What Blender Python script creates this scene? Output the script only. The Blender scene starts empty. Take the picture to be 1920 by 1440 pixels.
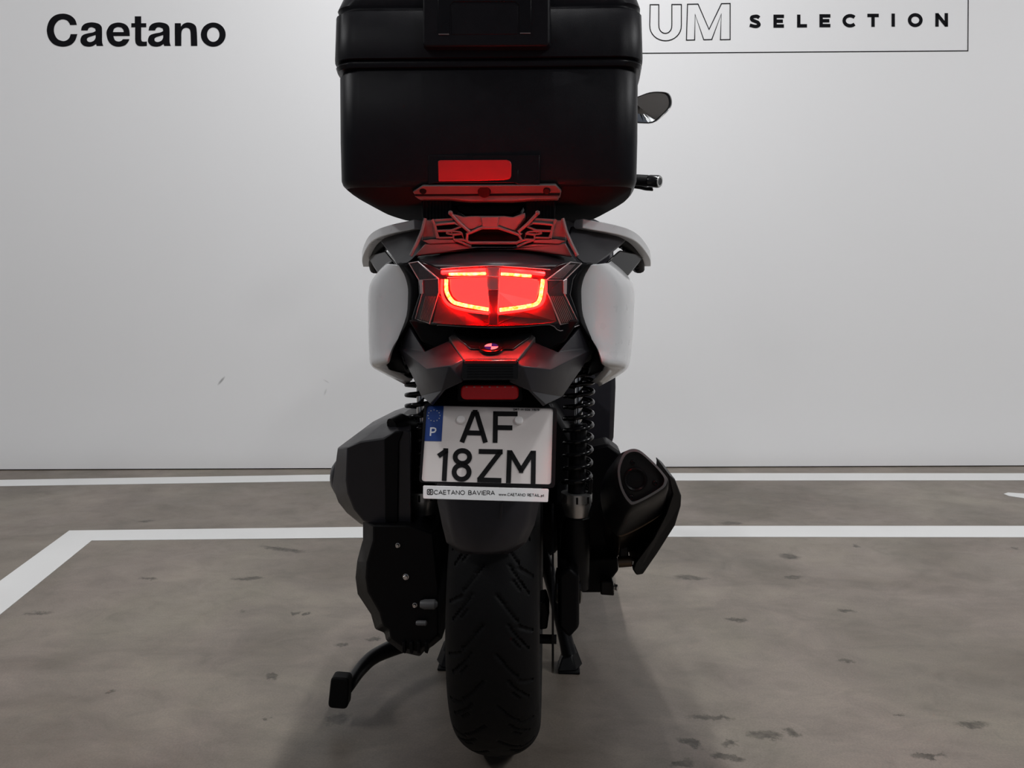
import bpy, bmesh, math, random
from mathutils import Vector, Matrix
R = math.radians
scene = bpy.context.scene
C = scene.collection
random.seed(7)

# ------------------------------------------------------------------ camera
F, CU, HV, HC = 1443.0, 960.0, 540.0, 0.85        # focal length (px of a 1920 frame), principal column, horizon row, eye height
cam_d = bpy.data.cameras.new('camera'); cam = bpy.data.objects.new('camera', cam_d); C.objects.link(cam)
cam_d.sensor_width = 36.0; cam_d.lens = 36.0 * F / 1920.0
cam_d.shift_y = -(720.0 - HV) / 1920.0
cam_d.clip_start = 0.05
cam.location = (0, 0, HC); cam.rotation_euler = (R(90), 0, 0)
scene.camera = cam

# ------------------------------------------------------------------ world, lights, exposure
w = bpy.data.worlds.new('garage'); scene.world = w; w.use_nodes = True
w.node_tree.nodes['Background'].inputs[0].default_value = (0.80, 0.86, 1.0, 1)
w.node_tree.nodes['Background'].inputs[1].default_value = 0.11
vs = scene.view_settings
vs.view_transform = 'Standard'; vs.look = 'None'; vs.gamma = 1.0; vs.use_curve_mapping = False
vs.exposure = 0.21
LAMPS = [  # x, y, z, length, watts, width
    (-0.06, 1.80, 3.92, 1.2, 84, 0.05),
    (0.40, 1.80, 3.92, 1.2, 16, 0.05),
    (-4.0, 1.2, 3.92, 1.5, 62, 0.3),  # added fill lamp, unseen: brightens the left of the wall
    (4.4, 1.2, 3.92, 1.5, 112, 0.3),  # added fill lamp, unseen: brightens the right of the wall
    (-2.2, -1.8, 3.92, 1.5, 24, 0.3),  # added fill behind the camera, flattens the wall tone
    (3.0, -2.0, 3.92, 1.5, 64, 0.3),  # stronger added fill behind the camera, on the right
]
for i, (x, y, z, ln, p, d) in enumerate(LAMPS):
    ld = bpy.data.lights.new('tube_or_fill_lamp', 'AREA'); ld.shape = 'RECTANGLE'; ld.size = d; ld.size_y = ln
    ld.energy = p; ld.color = (0.985, 0.99, 1.0)
    lo = bpy.data.objects.new('tube_or_fill_lamp', ld); C.objects.link(lo); lo.location = (x, y, z)

# ------------------------------------------------------------------ materials
def mat(name, col, rough=0.5, metal=0.0, spec=0.5, coat=0.0, noise=0.0, nscale=40.0, bump=0.0, bscale=300.0, emit=None, estr=0.0, coat_rough=0.05):
    m = bpy.data.materials.new(name); m.use_nodes = True
    nt = m.node_tree; b = nt.nodes['Principled BSDF']
    b.inputs['Base Color'].default_value = (*col, 1); b.inputs['Roughness'].default_value = rough
    b.inputs['Metallic'].default_value = metal; b.inputs['Specular IOR Level'].default_value = spec
    b.inputs['Coat Weight'].default_value = coat; b.inputs['Coat Roughness'].default_value = coat_rough
    if emit: b.inputs['Emission Color'].default_value = (*emit, 1); b.inputs['Emission Strength'].default_value = estr
    tc = nt.nodes.new('ShaderNodeTexCoord')
    n = nt.nodes.new('ShaderNodeTexNoise'); n.inputs['Scale'].default_value = nscale; n.inputs['Detail'].default_value = 4
    nt.links.new(tc.outputs['Object'], n.inputs['Vector'])
    if noise:
        mx = nt.nodes.new('ShaderNodeMix'); mx.data_type = 'RGBA'
        mx.inputs[6].default_value = (*[c * (1 - noise) for c in col], 1); mx.inputs[7].default_value = (*[min(1, c * (1 + noise)) for c in col], 1)
        nt.links.new(n.outputs['Fac'], mx.inputs[0]); nt.links.new(mx.outputs[2], b.inputs['Base Color'])
        mr = nt.nodes.new('ShaderNodeMapRange'); mr.inputs[3].default_value = max(0, rough - 0.08); mr.inputs[4].default_value = min(1, rough + 0.08)
        nt.links.new(n.outputs['Fac'], mr.inputs[0]); nt.links.new(mr.outputs[0], b.inputs['Roughness'])
    if bump:
        n2 = nt.nodes.new('ShaderNodeTexNoise'); n2.inputs['Scale'].default_value = bscale; n2.inputs['Detail'].default_value = 3
        nt.links.new(tc.outputs['Object'], n2.inputs['Vector'])
        bp = nt.nodes.new('ShaderNodeBump'); bp.inputs['Strength'].default_value = bump; bp.inputs['Distance'].default_value = 0.001
        nt.links.new(n2.outputs['Fac'], bp.inputs['Height']); nt.links.new(bp.outputs[0], b.inputs['Normal'])
    return m
M = {}
M['case'] = mat('case_plastic', (0.007, 0.007, 0.010), 0.40, spec=0.20, noise=0.15, bump=0.15, bscale=900)
M['case_rough'] = mat('case_floor_plastic', (0.016, 0.015, 0.016), 0.9, spec=0.04, noise=0.2)
M['case_gloss'] = mat('case_rim_plastic', (0.005, 0.005, 0.007), 0.3, spec=0.25, noise=0.1)
M['black'] = mat('black_plastic', (0.004, 0.004, 0.005), 0.45, spec=0.14, noise=0.2, bump=0.1, bscale=800)
M['black_gloss'] = mat('gloss_black_plastic', (0.008, 0.008, 0.009), 0.14, spec=0.4, noise=0.1)
M['dark'] = mat('dark_grey_plastic', (0.020, 0.019, 0.024), 0.36, spec=0.4, noise=0.15, bump=0.12, bscale=900)
M['dark_wide'] = mat('dark_panel_plastic', (0.055, 0.05, 0.05), 0.4, noise=0.15)
M['rack'] = mat('rack_plastic', (0.15, 0.138, 0.134), 0.42, noise=0.15)
M['grey'] = mat('grey_paint', (0.80, 0.81, 0.825), 0.3, noise=0.03, coat=0.6)
M['silver'] = mat('cast_aluminium', (0.55, 0.55, 0.54), 0.35, metal=0.9, noise=0.15, nscale=80)
M['steel'] = mat('bolt_steel', (0.6, 0.6, 0.6), 0.25, metal=1.0, noise=0.1)
M['rubber'] = mat('tyre_rubber', (0.004, 0.004, 0.0045), 0.6, spec=0.15, noise=0.25, nscale=60, bump=0.25, bscale=500)
M['iron'] = mat('black_iron', (0.006, 0.006, 0.007), 0.35, spec=0.2, metal=0.0, noise=0.3)
M['exhaust'] = mat('exhaust_black', (0.010, 0.010, 0.011), 0.38, spec=0.22, noise=0.2)
M['exh_rim'] = mat('exhaust_rim_grey', (0.14, 0.14, 0.145), 0.42, noise=0.1)
M['exh_steel'] = mat('exhaust_steel', (0.10, 0.075, 0.055), 0.3, metal=1.0, noise=0.25)
M['red_refl'] = mat('red_reflector', (0.92, 0.016, 0.026), 0.2, noise=0.08, nscale=400, bump=0.3, bscale=1200)
M['case_refl'] = mat('case_reflector_red', (0.50, 0.016, 0.019), 0.4, noise=0.05)
M['plate'] = mat('plate_white', (0.74, 0.685, 0.665), 0.35, noise=0.03, nscale=25)
M['strip_white'] = mat('strip_white', (0.78, 0.78, 0.78), 0.4, noise=0.02)
M['blue'] = mat('plate_blue', (0.008, 0.045, 0.23), 0.35, noise=0.05)
M['ink'] = mat('plate_ink', (0.006, 0.006, 0.007), 0.6, spec=0.15, noise=0.1)
M['white_ink'] = mat('white_ink', (0.75, 0.76, 0.80), 0.4, noise=0.03)
M['star'] = mat('star_ink', (0.55, 0.58, 0.55), 0.4, noise=0.03)
M['wall_ink'] = mat('wall_vinyl_black', (0.006, 0.006, 0.008), 0.7, spec=0.08, noise=0.1)
M['red_lens'] = mat('lit_red_lens', (0.5, 0.01, 0.01), 0.25, noise=0.05, emit=(1.0, 0.0060, 0.0055), estr=11.5)
M['top_guide'] = mat('lit_upper_guide', (0.5, 0.01, 0.01), 0.25, noise=0.05, emit=(1.0, 0.0013, 0.0012), estr=55)
M['led'] = mat('lit_light_guide', (0.5, 0.1, 0.01), 0.3, noise=0.02, emit=(1.0, 0.10, 0.006), estr=22)
def ledmat():                                           # light guide: hot spots along its length, the light it throws is red
    m = M['led']; nt = m.node_tree; b = nt.nodes['Principled BSDF']; tc = nt.nodes.new('ShaderNodeTexCoord'); n = nt.nodes.new('ShaderNodeTexNoise')
    n.inputs['Scale'].default_value = 130; n.inputs['Detail'].default_value = 3; n.inputs['Roughness'].default_value = 0.7; nt.links.new(tc.outputs['Object'], n.inputs['Vector'])
    r = nt.nodes.new('ShaderNodeValToRGB'); e = r.color_ramp.elements; e[0].position = 0.36; e[0].color = (0.5, 0.0017, 0.00006, 1); e[1].position = 0.66; e[1].color = (1.0, 0.0068, 0.0022, 1)
    nt.links.new(n.outputs['Fac'], r.inputs[0]); nt.links.new(r.outputs[0], b.inputs['Emission Color']); b.inputs['Emission Strength'].default_value = 340
ledmat()
M['dim_red'] = mat('red_tinted_lens', (0.16, 0.004, 0.005), 0.15, noise=0.1)
M['smoke_lens'] = mat('smoked_lens', (0.035, 0.028, 0.028), 0.12, noise=0.2, nscale=200)
M['clear_edge'] = mat('clear_lens_edge', (0.42, 0.39, 0.39), 0.2, noise=0.05)
M['lens_grey'] = mat('lens_grey', (0.25, 0.22, 0.23), 0.15, noise=0.1)
M['emblem_blue'] = mat('emblem_blue', (0.02, 0.03, 0.30), 0.2, noise=0.05)
M['emblem_white'] = mat('emblem_white', (0.8, 0.8, 0.85), 0.2, noise=0.03)
M['chrome'] = mat('chrome', (0.75, 0.75, 0.75), 0.15, metal=1.0, noise=0.03)
M['mirror'] = mat('mirror_glass', (0.6, 0.62, 0.64), 0.03, metal=1.0, noise=0.02)
M['seat'] = mat('seat_vinyl', (0.014, 0.014, 0.015), 0.55, noise=0.2, bump=0.3, bscale=400)
M['ceil'] = mat('ceiling_paint', (0.55, 0.55, 0.54), 0.9, noise=0.06, nscale=2)
M['line'] = mat('floor_line_paint', (0.62, 0.62, 0.615), 0.5, noise=0.04, nscale=6)
M['cap'] = mat('white_cap', (0.92, 0.89, 0.88), 0.35, noise=0.02)
M['gap'] = mat('wall_gap_dark', (0.02, 0.02, 0.02), 0.8, noise=0.2)
def glassmat():
    m = bpy.data.materials.new('clear_cover'); m.use_nodes = True; nt = m.node_tree
    for n in list(nt.nodes):
        if n.type != 'OUTPUT_MATERIAL': nt.nodes.remove(n)
    o = nt.nodes['Material Output']; t = nt.nodes.new('ShaderNodeBsdfTransparent'); g = nt.nodes.new('ShaderNodeBsdfGlossy')
    t.inputs[0].default_value = (0.96, 0.94, 0.94, 1); g.inputs['Roughness'].default_value = 0.06
    lw = nt.nodes.new('ShaderNodeLayerWeight'); lw.inputs['Blend'].default_value = 0.5
    pw = nt.nodes.new('ShaderNodeMath'); pw.operation = 'POWER'; pw.inputs[1].default_value = 5.0; nt.links.new(lw.outputs['Facing'], pw.inputs[0])
    fr = nt.nodes.new('ShaderNodeMath'); fr.operation = 'MULTIPLY_ADD'; fr.inputs[1].default_value = 0.5; fr.inputs[2].default_value = 0.04; nt.links.new(pw.outputs[0], fr.inputs[0])
    mx = nt.nodes.new('ShaderNodeMixShader')
    nt.links.new(fr.outputs[0], mx.inputs[0]); nt.links.new(t.outputs[0], mx.inputs[1]); nt.links.new(g.outputs[0], mx.inputs[2]); nt.links.new(mx.outputs[0], o.inputs[0])
    return m
M['clear'] = glassmat()

# ------------------------------------------------------------------ where things stand
YAW = R(3.0)                                            # the scooter stands turned a little to the right
BX, BY = -0.020, 1.475                                  # rear wheel contact point
ca, sa = math.cos(YAW), math.sin(YAW)
def to_local(p):                                        # world -> scooter frame (x right, y forward, z up)
    dx, dy = p[0] - BX, p[1] - BY
    return Vector((dx * ca - dy * sa, dx * sa + dy * ca, p[2]))
CAM_L = to_local((0, 0, HC))
def ray(u, v):
    d = Vector(((u - CU) / F, 1.0, -(v - HV) / F))
    return Vector((d.x * ca - d.y * sa, d.x * sa + d.y * ca, d.z))
def L(u, v, y):                                         # point of the scooter at depth y that is measured at (u, v) in the photo
    d = ray(u, v); t = (y - CAM_L.y) / d.y
    return CAM_L + d * t
def G(u, v):                                            # floor point, world
    y = F * HC / (v - HV)
    return Vector(((u - CU) / F * y, y, 0))

# ------------------------------------------------------------------ mesh helpers
def finish(me, smooth=35):
    if smooth:
        for p in me.polygons: p.use_smooth = True
        me.set_sharp_from_angle(angle=R(smooth))
def obj(name, vf, m, parent=None, smooth=35, bevel=0.0, subsurf=0, solid=0.0, fix=True, bseg=2):
    me = bpy.data.meshes.new(name); me.from_pydata([tuple(v) for v in vf[0]], [], vf[1]); me.validate()
    if fix:
        bm = bmesh.new(); bm.from_mesh(me); bmesh.ops.remove_doubles(bm, verts=bm.verts, dist=1e-6); bmesh.ops.recalc_face_normals(bm, faces=bm.faces); bm.to_mesh(me); bm.free()
    finish(me, smooth); me.materials.append(M[m] if isinstance(m, str) else m)
    o = bpy.data.objects.new(name, me); C.objects.link(o)
    if parent: o.parent = parent
    if solid:
        md = o.modifiers.new('solid', 'SOLIDIFY'); md.thickness = solid; md.offset = -1
    if bevel:
        md = o.modifiers.new('bevel', 'BEVEL'); md.width = bevel; md.segments = bseg; md.limit_method = 'ANGLE'; md.angle_limit = R(28)
    if subsurf:
        md = o.modifiers.new('sub', 'SUBSURF'); md.levels = subsurf; md.render_levels = subsurf
    return o
def join(*vfs):
    V, Fc = [], []
    for v, f in vfs:
        k = len(V); V += list(v); Fc += [tuple(i + k for i in q) for q in f]
    return V, Fc
def prism(front, back):                                 # two matching outlines
    n = len(front)
    return list(front) + list(back), [tuple(range(n)), tuple(range(2 * n - 1, n - 1, -1))] + [(i, i + n, (i + 1) % n + n, (i + 1) % n) for i in range(n)]
def P(pts, y, t, taper=1.0):                            # outline measured in the photo at depth y (number or function), t thick away from us
    fr = []
    for p in pts:
        yy = p[2] if len(p) > 2 else (y(p[0], p[1]) if callable(y) else y)
        fr.append(L(p[0], p[1], yy))
    c = sum(fr, Vector()) / len(fr)
    bk = [Vector((c.x + (q.x - c.x) * taper, q.y + t, c.z + (q.z - c.z) * taper)) for q in fr]
    return prism(fr, bk)
def loft(rows, closed=False, cap=False):
    n = len(rows[0]); V = [p for r in rows for p in r]; Fc = []
    for i in range(len(rows) - 1):
        for j in range(n if closed else n - 1):
            a, b = i * n + j, i * n + (j + 1) % n
            Fc.append((a, b, b + n, a + n))
    if cap:
        Fc.append(tuple(range(n - 1, -1, -1))); k = (len(rows) - 1) * n; Fc.append(tuple(range(k, k + n)))
    return V, Fc
def tube(path, rad, seg=12, cap=True, flat=None):       # rad number or list; flat = (scale along side axis, scale along up axis)
    path = [Vector(p) for p in path]; rows = []; n = len(path); up = None
    for i, p in enumerate(path):
        t = (path[min(i + 1, n - 1)] - path[max(i - 1, 0)]).normalized()
        if up is None:
            ref = Vector((0, 0, 1)) if abs(t.z) < 0.9 else Vector((0, 1, 0))
            up = (ref - t * ref.dot(t)).normalized()
        else:
            up = (up - t * up.dot(t)).normalized()
        sd = t.cross(up); r = rad[i] if isinstance(rad, (list, tuple)) else rad
        fs, fu = flat if flat else (1, 1)
        rows.append([p + sd * (math.cos(2 * math.pi * k / seg) * r * fs) + up * (math.sin(2 * math.pi * k / seg) * r * fu) for k in range(seg)])
    return loft(rows, True, cap)
def smoothpath(pts, n=6, closed=False):
    pts = [Vector(p) for p in pts]; out = []; k = len(pts)
    rng = k if closed else k - 1
    for i in range(rng):
        g = (lambda j: pts[j % k]) if closed else (lambda j: pts[max(0, min(k - 1, j))])
        p0, p1, p2, p3 = g(i - 1), g(i), g(i + 1), g(i + 2)
        for s in range(n):
            t = s / n
            out.append(0.5 * ((2 * p1) + (p2 - p0) * t + (2 * p0 - 5 * p1 + 4 * p2 - p3) * t * t + (3 * p1 - p0 - 3 * p2 + p3) * t ** 3))
    if not closed: out.append(pts[-1])
    return out
def lathe(profile, center, axis, seg=32, cap=True):     # profile: (distance along axis, radius)
    axis = Vector(axis).normalized(); ref = Vector((0, 0, 1)) if abs(axis.z) < 0.9 else Vector((0, 1, 0))
    a = (ref - axis * ref.dot(axis)).normalized(); b = axis.cross(a); c = Vector(center)
    rows = [[c + axis * h + (a * math.cos(2 * math.pi * k / seg) + b * math.sin(2 * math.pi * k / seg)) * r for k in range(seg)] for h, r in profile]
    return loft(rows, True, cap)
def box(c, s, rot=None):
    x, y, z = s[0] / 2, s[1] / 2, s[2] / 2
    V = [Vector((i * x, j * y, k * z)) for i in (-1, 1) for j in (-1, 1) for k in (-1, 1)]
    if rot: V = [rot @ p for p in V]
    V = [p + Vector(c) for p in V]
    return V, [(0, 1, 3, 2), (4, 6, 7, 5), (0, 4, 5, 1), (2, 3, 7, 6), (0, 2, 6, 4), (1, 5, 7, 3)]
def mirror(vf):
    return [Vector((-p[0], p[1], p[2])) for p in vf[0]], [tuple(reversed(f)) for f in vf[1]]
def bolt(c, axis, r, h):                                # hexagon head bolt with a rounded crown
    return join(lathe([(0, r), (h, r), (h * 1.15, r * 0.85)], c, axis, 6), lathe([(0, r * 1.25), (h * 0.25, r * 1.25)], c, axis, 16))
def arc(cx, cy, rx, ry, a0, a1, n=14):                  # angles in degrees, counted anticlockwise as seen on the page
    return [(cx + rx * math.cos(R(a0 + (a1 - a0) * i / n)), cy - ry * math.sin(R(a0 + (a1 - a0) * i / n))) for i in range(n + 1)]
def stroke(pts, wd, closed=False):                      # 2D ribbon with mitred joints -> quads of 2D points
    pts = [Vector((p[0], p[1])) for p in pts]; n = len(pts); Lf, Rt = [], []
    for i in range(n):
        a = pts[(i - 1) % n] if (closed or i > 0) else None; b = pts[(i + 1) % n] if (closed or i < n - 1) else None
        d1 = (pts[i] - a).normalized() if a is not None else None; d2 = (b - pts[i]).normalized() if b is not None else None
        if d1 is None: d1 = d2
        if d2 is None: d2 = d1
        n1, n2 = Vector((-d1.y, d1.x)), Vector((-d2.y, d2.x)); mt = n1 + n2
        mt = n1 if mt.length < 1e-6 else mt.normalized()
        k = min(1.9, 1.0 / max(0.3, mt.dot(n1))) * wd / 2
        Lf.append(pts[i] + mt * k); Rt.append(pts[i] - mt * k)
    return Lf, Rt, closed
def ribbon(strokes, wd, mapf, h):                       # strokes drawn on a surface: mapf(u, v, height) -> 3D
    V, Fc = [], []
    for s in strokes:
        cl = False
        if isinstance(s, tuple): s, cl = s
        Lf, Rt, cl = stroke(s, wd, cl); n = len(Lf); k = len(V)
        for i in range(n):
            V += [mapf(Lf[i].x, Lf[i].y, h), mapf(Rt[i].x, Rt[i].y, h), mapf(Lf[i].x, Lf[i].y, 0), mapf(Rt[i].x, Rt[i].y, 0)]
        for i in range(n if cl else n - 1):
            a, b = k + 4 * i, k + 4 * ((i + 1) % n)
            Fc += [(a, a + 1, b + 1, b), (a, b, b + 2, a + 2), (a + 1, a + 3, b + 3, b + 1)]
        if not cl:
            Fc += [(k, k + 2, k + 3, k + 1), (k + 4 * n - 4, k + 4 * n - 3, k + 4 * n - 1, k + 4 * n - 2)]
    return V, Fc
def flat(pts, mapf, h0, h1):
    return prism([mapf(u, v, h1) for u, v in pts], [mapf(u, v, h0) for u, v in pts])
def empty(name, loc=(0, 0, 0), rz=0.0, parent=None):
    o = bpy.data.objects.new(name, None); C.objects.link(o); o.location = loc; o.rotation_euler = (0, 0, rz); o.empty_display_size = 0.1
    if parent: o.parent = parent
    return o
def tag(o, label, cat=None, group=None, kind=None):
    o['label'] = label
    if cat: o['category'] = cat
    if group: o['group'] = group
    if kind: o['kind'] = kind
    return o

# stroke alphabet, unit height, y down; each glyph: width, strokes
GL = {
 'A': (0.9, [[(0, 1), (0.45, 0), (0.9, 1)], [(0.17, 0.66), (0.73, 0.66)]]),
 'B': (0.7, [[(0, 0), (0, 1)], [(0, 0), (0.4, 0), (0.6, 0.1), (0.6, 0.38), (0.42, 0.48), (0, 0.48)], [(0.42, 0.48), (0.68, 0.6), (0.68, 0.9), (0.45, 1), (0, 1)]]),
 'C': (0.85, [arc(0.5, 0.5, 0.5, 0.5, 42, 318)]),
 'D': (0.8, [([(0, 0), (0.4, 0)] + arc(0.35, 0.5, 0.45, 0.5, 80, -80) + [(0.4, 1), (0, 1)], True)]),
 'E': (0.65, [[(0.65, 0), (0, 0), (0, 1), (0.65, 1)], [(0, 0.5), (0.58, 0.5)]]),
 'I': (0.1, [[(0.05, 0), (0.05, 1)]]),
 'L': (0.62, [[(0, 0), (0, 1), (0.62, 1)]]),
 'M': (0.9, [[(0, 1), (0, 0), (0.45, 0.62), (0.9, 0), (0.9, 1)]]),
 'N': (0.8, [[(0, 1), (0, 0), (0.8, 1), (0.8, 0)]]),
 'O': (1.0, [(arc(0.5, 0.5, 0.5, 0.5, 0, 350, 24), True)]),
 'R': (0.7, [[(0, 1), (0, 0), (0.45, 0), (0.66, 0.12), (0.66, 0.42), (0.45, 0.55), (0, 0.55)], [(0.4, 0.55), (0.7, 1)]]),
 'S': (0.68, [arc(0.34, 0.25, 0.32, 0.25, 35, 215, 10) + arc(0.34, 0.75, 0.34, 0.25, 55, -145, 10)]),
 'T': (0.75, [[(0, 0), (0.75, 0)], [(0.375, 0), (0.375, 1)]]),
 'V': (0.85, [[(0, 0), (0.42, 1), (0.85, 0)]]),
 'w': (0.8, [[(0, 0.4), (0.2, 1), (0.4, 0.45), (0.6, 1), (0.8, 0.4)]]),
 'p': (0.5, [[(0, 0.4), (0, 1.3)], (arc(0.25, 0.7, 0.25, 0.28, 0, 340, 12), True)]),
 't': (0.4, [[(0.2, 0.1), (0.2, 0.95), (0.38, 1)], [(0, 0.4), (0.4, 0.4)]]),
 '.': (0.15, [[(0.02, 0.95), (0.16, 0.95)]]),
 '-': (0.5, [[(0, 0.5), (0.4, 0.5)]]),
 '0': (0.6, [(arc(0.3, 0.5, 0.3, 0.5, 0, 340, 16), True)]),
 '1': (0.3, [[(0, 0.25), (0.22, 0), (0.22, 1)]]),
 '2': (0.6, [arc(0.3, 0.3, 0.3, 0.3, 160, -40, 10) + [(0, 1), (0.6, 1)]]),
 '5': (0.6, [[(0.55, 0), (0.08, 0), (0.05, 0.45)] + arc(0.27, 0.68, 0.32, 0.32, 120, -150, 10)]),
 '6': (0.6, [(arc(0.3, 0.7, 0.3, 0.3, 0, 340, 14), True), [(0.03, 0.62), (0.4, 0)]]),
 '7': (0.6, [[(0, 0), (0.6, 0), (0.2, 1)]]),
 ' ': (0.45, []),
}
def typeset(text, x0, x1, y0, y1, hgt, gap=0.28):       # baseline box from (x0, y0) to (x1, y1), y = top of the letters
    tot = sum(GL[c][0] + gap for c in text) - gap; k = (x1 - x0) / tot; out = []; x = 0
    for c in text:
        wd, ss = GL[c]; g = []
        for s in ss:
            cl = isinstance(s, tuple); q = s[0] if cl else s
            q = [(x0 + (x + px) * k, y0 + (y1 - y0) * ((x + px) / tot) + py * hgt) for px, py in q]
            g.append((q, True) if cl else q)
        if g: out.append(g)
        x += wd + gap
    return out

# ------------------------------------------------------------------ floor
def floor_mat():
    m = bpy.data.materials.new('polished_concrete'); m.use_nodes = True; nt = m.node_tree; b = nt.nodes['Principled BSDF']
    N = lambda t: nt.nodes.new(t); K = nt.links.new
    geo = N('ShaderNodeNewGeometry'); pos = geo.outputs['Position']
    def noise(scale, detail=5, rough=0.6, stretch=None, dist=0.0):
        n = N('ShaderNodeTexNoise'); n.inputs['Scale'].default_value = scale; n.inputs['Detail'].default_value = detail; n.inputs['Roughness'].default_value = rough; n.inputs['Distortion'].default_value = dist
        if stretch:
            mp = N('ShaderNodeMapping'); mp.inputs['Scale'].default_value = stretch; mp.inputs['Rotation'].default_value = (0, 0, R(12)); K(pos, mp.inputs['Vector']); K(mp.outputs[0], n.inputs['Vector'])
        else: K(pos, n.inputs['Vector'])
        return n
    def ramp(src, stops):
        r = N('ShaderNodeValToRGB'); e = r.color_ramp.elements
        while len(e) < len(stops): e.new(0.5)
        for el, (p, c) in zip(e, stops): el.position = p; el.color = (*c, 1)
        K(src, r.inputs[0]); return r.outputs[0]
    def mix(f, a, c, mode='MIX'):
        x = N('ShaderNodeMix'); x.data_type = 'RGBA'; x.blend_type = mode
        if isinstance(f, float): x.inputs[0].default_value = f
        else: K(f, x.inputs[0])
        for s, i in ((a, 6), (c, 7)):
            if isinstance(s, tuple): x.inputs[i].default_value = (*s, 1)
            else: K(s, x.inputs[i])
        return x.outputs[2]
    base = ramp(noise(1.1, 6, 0.62, (1, 1.6, 1), 0.6).outputs['Fac'], [(0.30, (0.116, 0.100, 0.081)), (0.5, (0.180, 0.160, 0.137)), (0.70, (0.236, 0.215, 0.178))])
    warm = ramp(noise(2.3, 5, 0.55, (1.4, 0.8, 1), 0.4).outputs['Fac'], [(0.38, (0.88, 0.86, 0.84)), (0.62, (1.06, 1.0, 1.02))])
    c = mix(0.9, base, warm, 'MULTIPLY')
    fine = ramp(noise(240, 3, 0.7).outputs['Fac'], [(0.3, (0.84, 0.84, 0.84)), (0.7, (1.13, 1.13, 1.13))])
    midn = ramp(noise(7.5, 9, 0.72, (1.0, 1.5, 1), 0.8).outputs['Fac'], [(0.34, (0.80, 0.79, 0.77)), (0.5, (1.0, 0.99, 0.97)), (0.68, (1.16, 1.15, 1.10))])
    c = mix(0.8, c, midn, 'MULTIPLY')
    c = mix(0.9, c, fine, 'MULTIPLY')
    scr = ramp(noise(9, 4, 0.7, (1.0, 5.0, 1), 1.2).outputs['Fac'], [(0.66, (0, 0, 0)), (0.78, (1, 1, 1))])
    c = mix(scr, c, (0.13, 0.112, 0.092)) if False else c
    # stains, tyre crumbs and one painted reflection, with a shape of their own: centre (photo), half lengths on the floor (m), turn
    ST = [(465, 583+502, 0.05, 0.014, 8), (1295, 1083, 0.05, 0.02, -15), (1488, 1083, 0.03, 0.015, 5), (1587, 1145, 0.025, 0.010, -14),
          (1380, 1162, 0.03, 0.012, -8), (1330, 1345, 0.045, 0.011, 0), (1435, 1378, 0.034, 0.014, -6), (1486, 1374, 0.013, 0.018, 30),
          (1365, 1420, 0.036, 0.013, -12), (1297, 1393, 0.022, 0.015, -30), (1367, 1394, 0.018, 0.013, 15), (1820, 1358, 0.035, 0.013, -2),
          (1742, 1418, 0.035, 0.008, 2), (1685, 1340, 0.014, 0.006, 0), (1278, 1430, 0.024, 0.012, 10), (1322, 1346, 0.012, 0.012, 0),
          (209, 1296, 0.009, 0.010, 0), (453, 1146, 0.011, 0.010, 20), (555, 1149, 0.013, 0.010, 0), (575, 1150, 0.010, 0.006, 0), (510, 1268, 0.012, 0.016, 40),
          (500, 1349, 0.004, 0.005, 0), (632, 1348, 0.026, 0.022, 10), (700, 1198, 0.018, 0.014, 0), (642, 1208, 0.018, 0.012, 0),  # the entry below the lever pad paints its dark reflection
          (1370, 981, 0.05, 0.02, 0), (1480, 1043, 0.035, 0.03, -30), (1605, 1024, 0.012, 0.018, 0), (1904, 1028, 0.014, 0.012, 0), (1588, 1240, 0.022, 0.010, 0),
          (530, 1030, 0.09, 0.018, -20), (275, 1085, 0.03, 0.010, 0), (70, 1150, 0.04, 0.01, 5), (275, 977, 0.03, 0.012, 10)]
    dn = noise(34, 4, 0.75); sub = N('ShaderNodeVectorMath'); sub.operation = 'SUBTRACT'; sub.inputs[1].default_value = (0.5, 0.5, 0.5); K(dn.outputs['Color'], sub.inputs[0])
    scl = N('ShaderNodeVectorMath'); scl.operation = 'SCALE'; scl.inputs['Scale'].default_value = 0.055; K(sub.outputs[0], scl.inputs[0])
    add = N('ShaderNodeVectorMath'); K(pos, add.inputs[0]); K(scl.outputs[0], add.inputs[1])
    acc = None
    for (u, v, a, bb, ang) in ST:
        g = G(u, v); mp = N('ShaderNodeMapping'); mp.vector_type = 'TEXTURE'
        mp.inputs['Location'].default_value = (g.x, g.y, 0); mp.inputs['Rotation'].default_value = (0, 0, R(ang)); mp.inputs['Scale'].default_value = (a, bb, 1)
        K(add.outputs[0], mp.inputs['Vector'])
        ln = N('ShaderNodeVectorMath'); ln.operation = 'LENGTH'; K(mp.outputs[0], ln.inputs[0])
        mr = N('ShaderNodeMapRange'); mr.inputs[1].default_value = 1.1; mr.inputs[2].default_value = 0.6; mr.inputs[3].default_value = 0; mr.inputs[4].default_value = 1; K(ln.outputs['Value'], mr.inputs[0])
        if acc is None: acc = mr.outputs[0]
        else:
            mxn = N('ShaderNodeMath'); mxn.operation = 'MAXIMUM'; K(acc, mxn.inputs[0]); K(mr.outputs[0], mxn.inputs[1]); acc = mxn.outputs[0]
    tn = noise(60, 3, 0.7); tm = N('ShaderNodeMath'); tm.operation = 'MULTIPLY'; K(acc, tm.inputs[0])
    tr = N('ShaderNodeMapRange'); tr.inputs[1].default_value = 0.35; tr.inputs[2].default_value = 0.6; tr.inputs[3].default_value = 0.5; tr.inputs[4].default_value = 0.95; K(tn.outputs['Fac'], tr.inputs[0]); K(tr.outputs[0], tm.inputs[1])
    c = mix(tm.outputs[0], c, (0.048, 0.041, 0.032))
    K(c, b.inputs['Base Color'])
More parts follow.
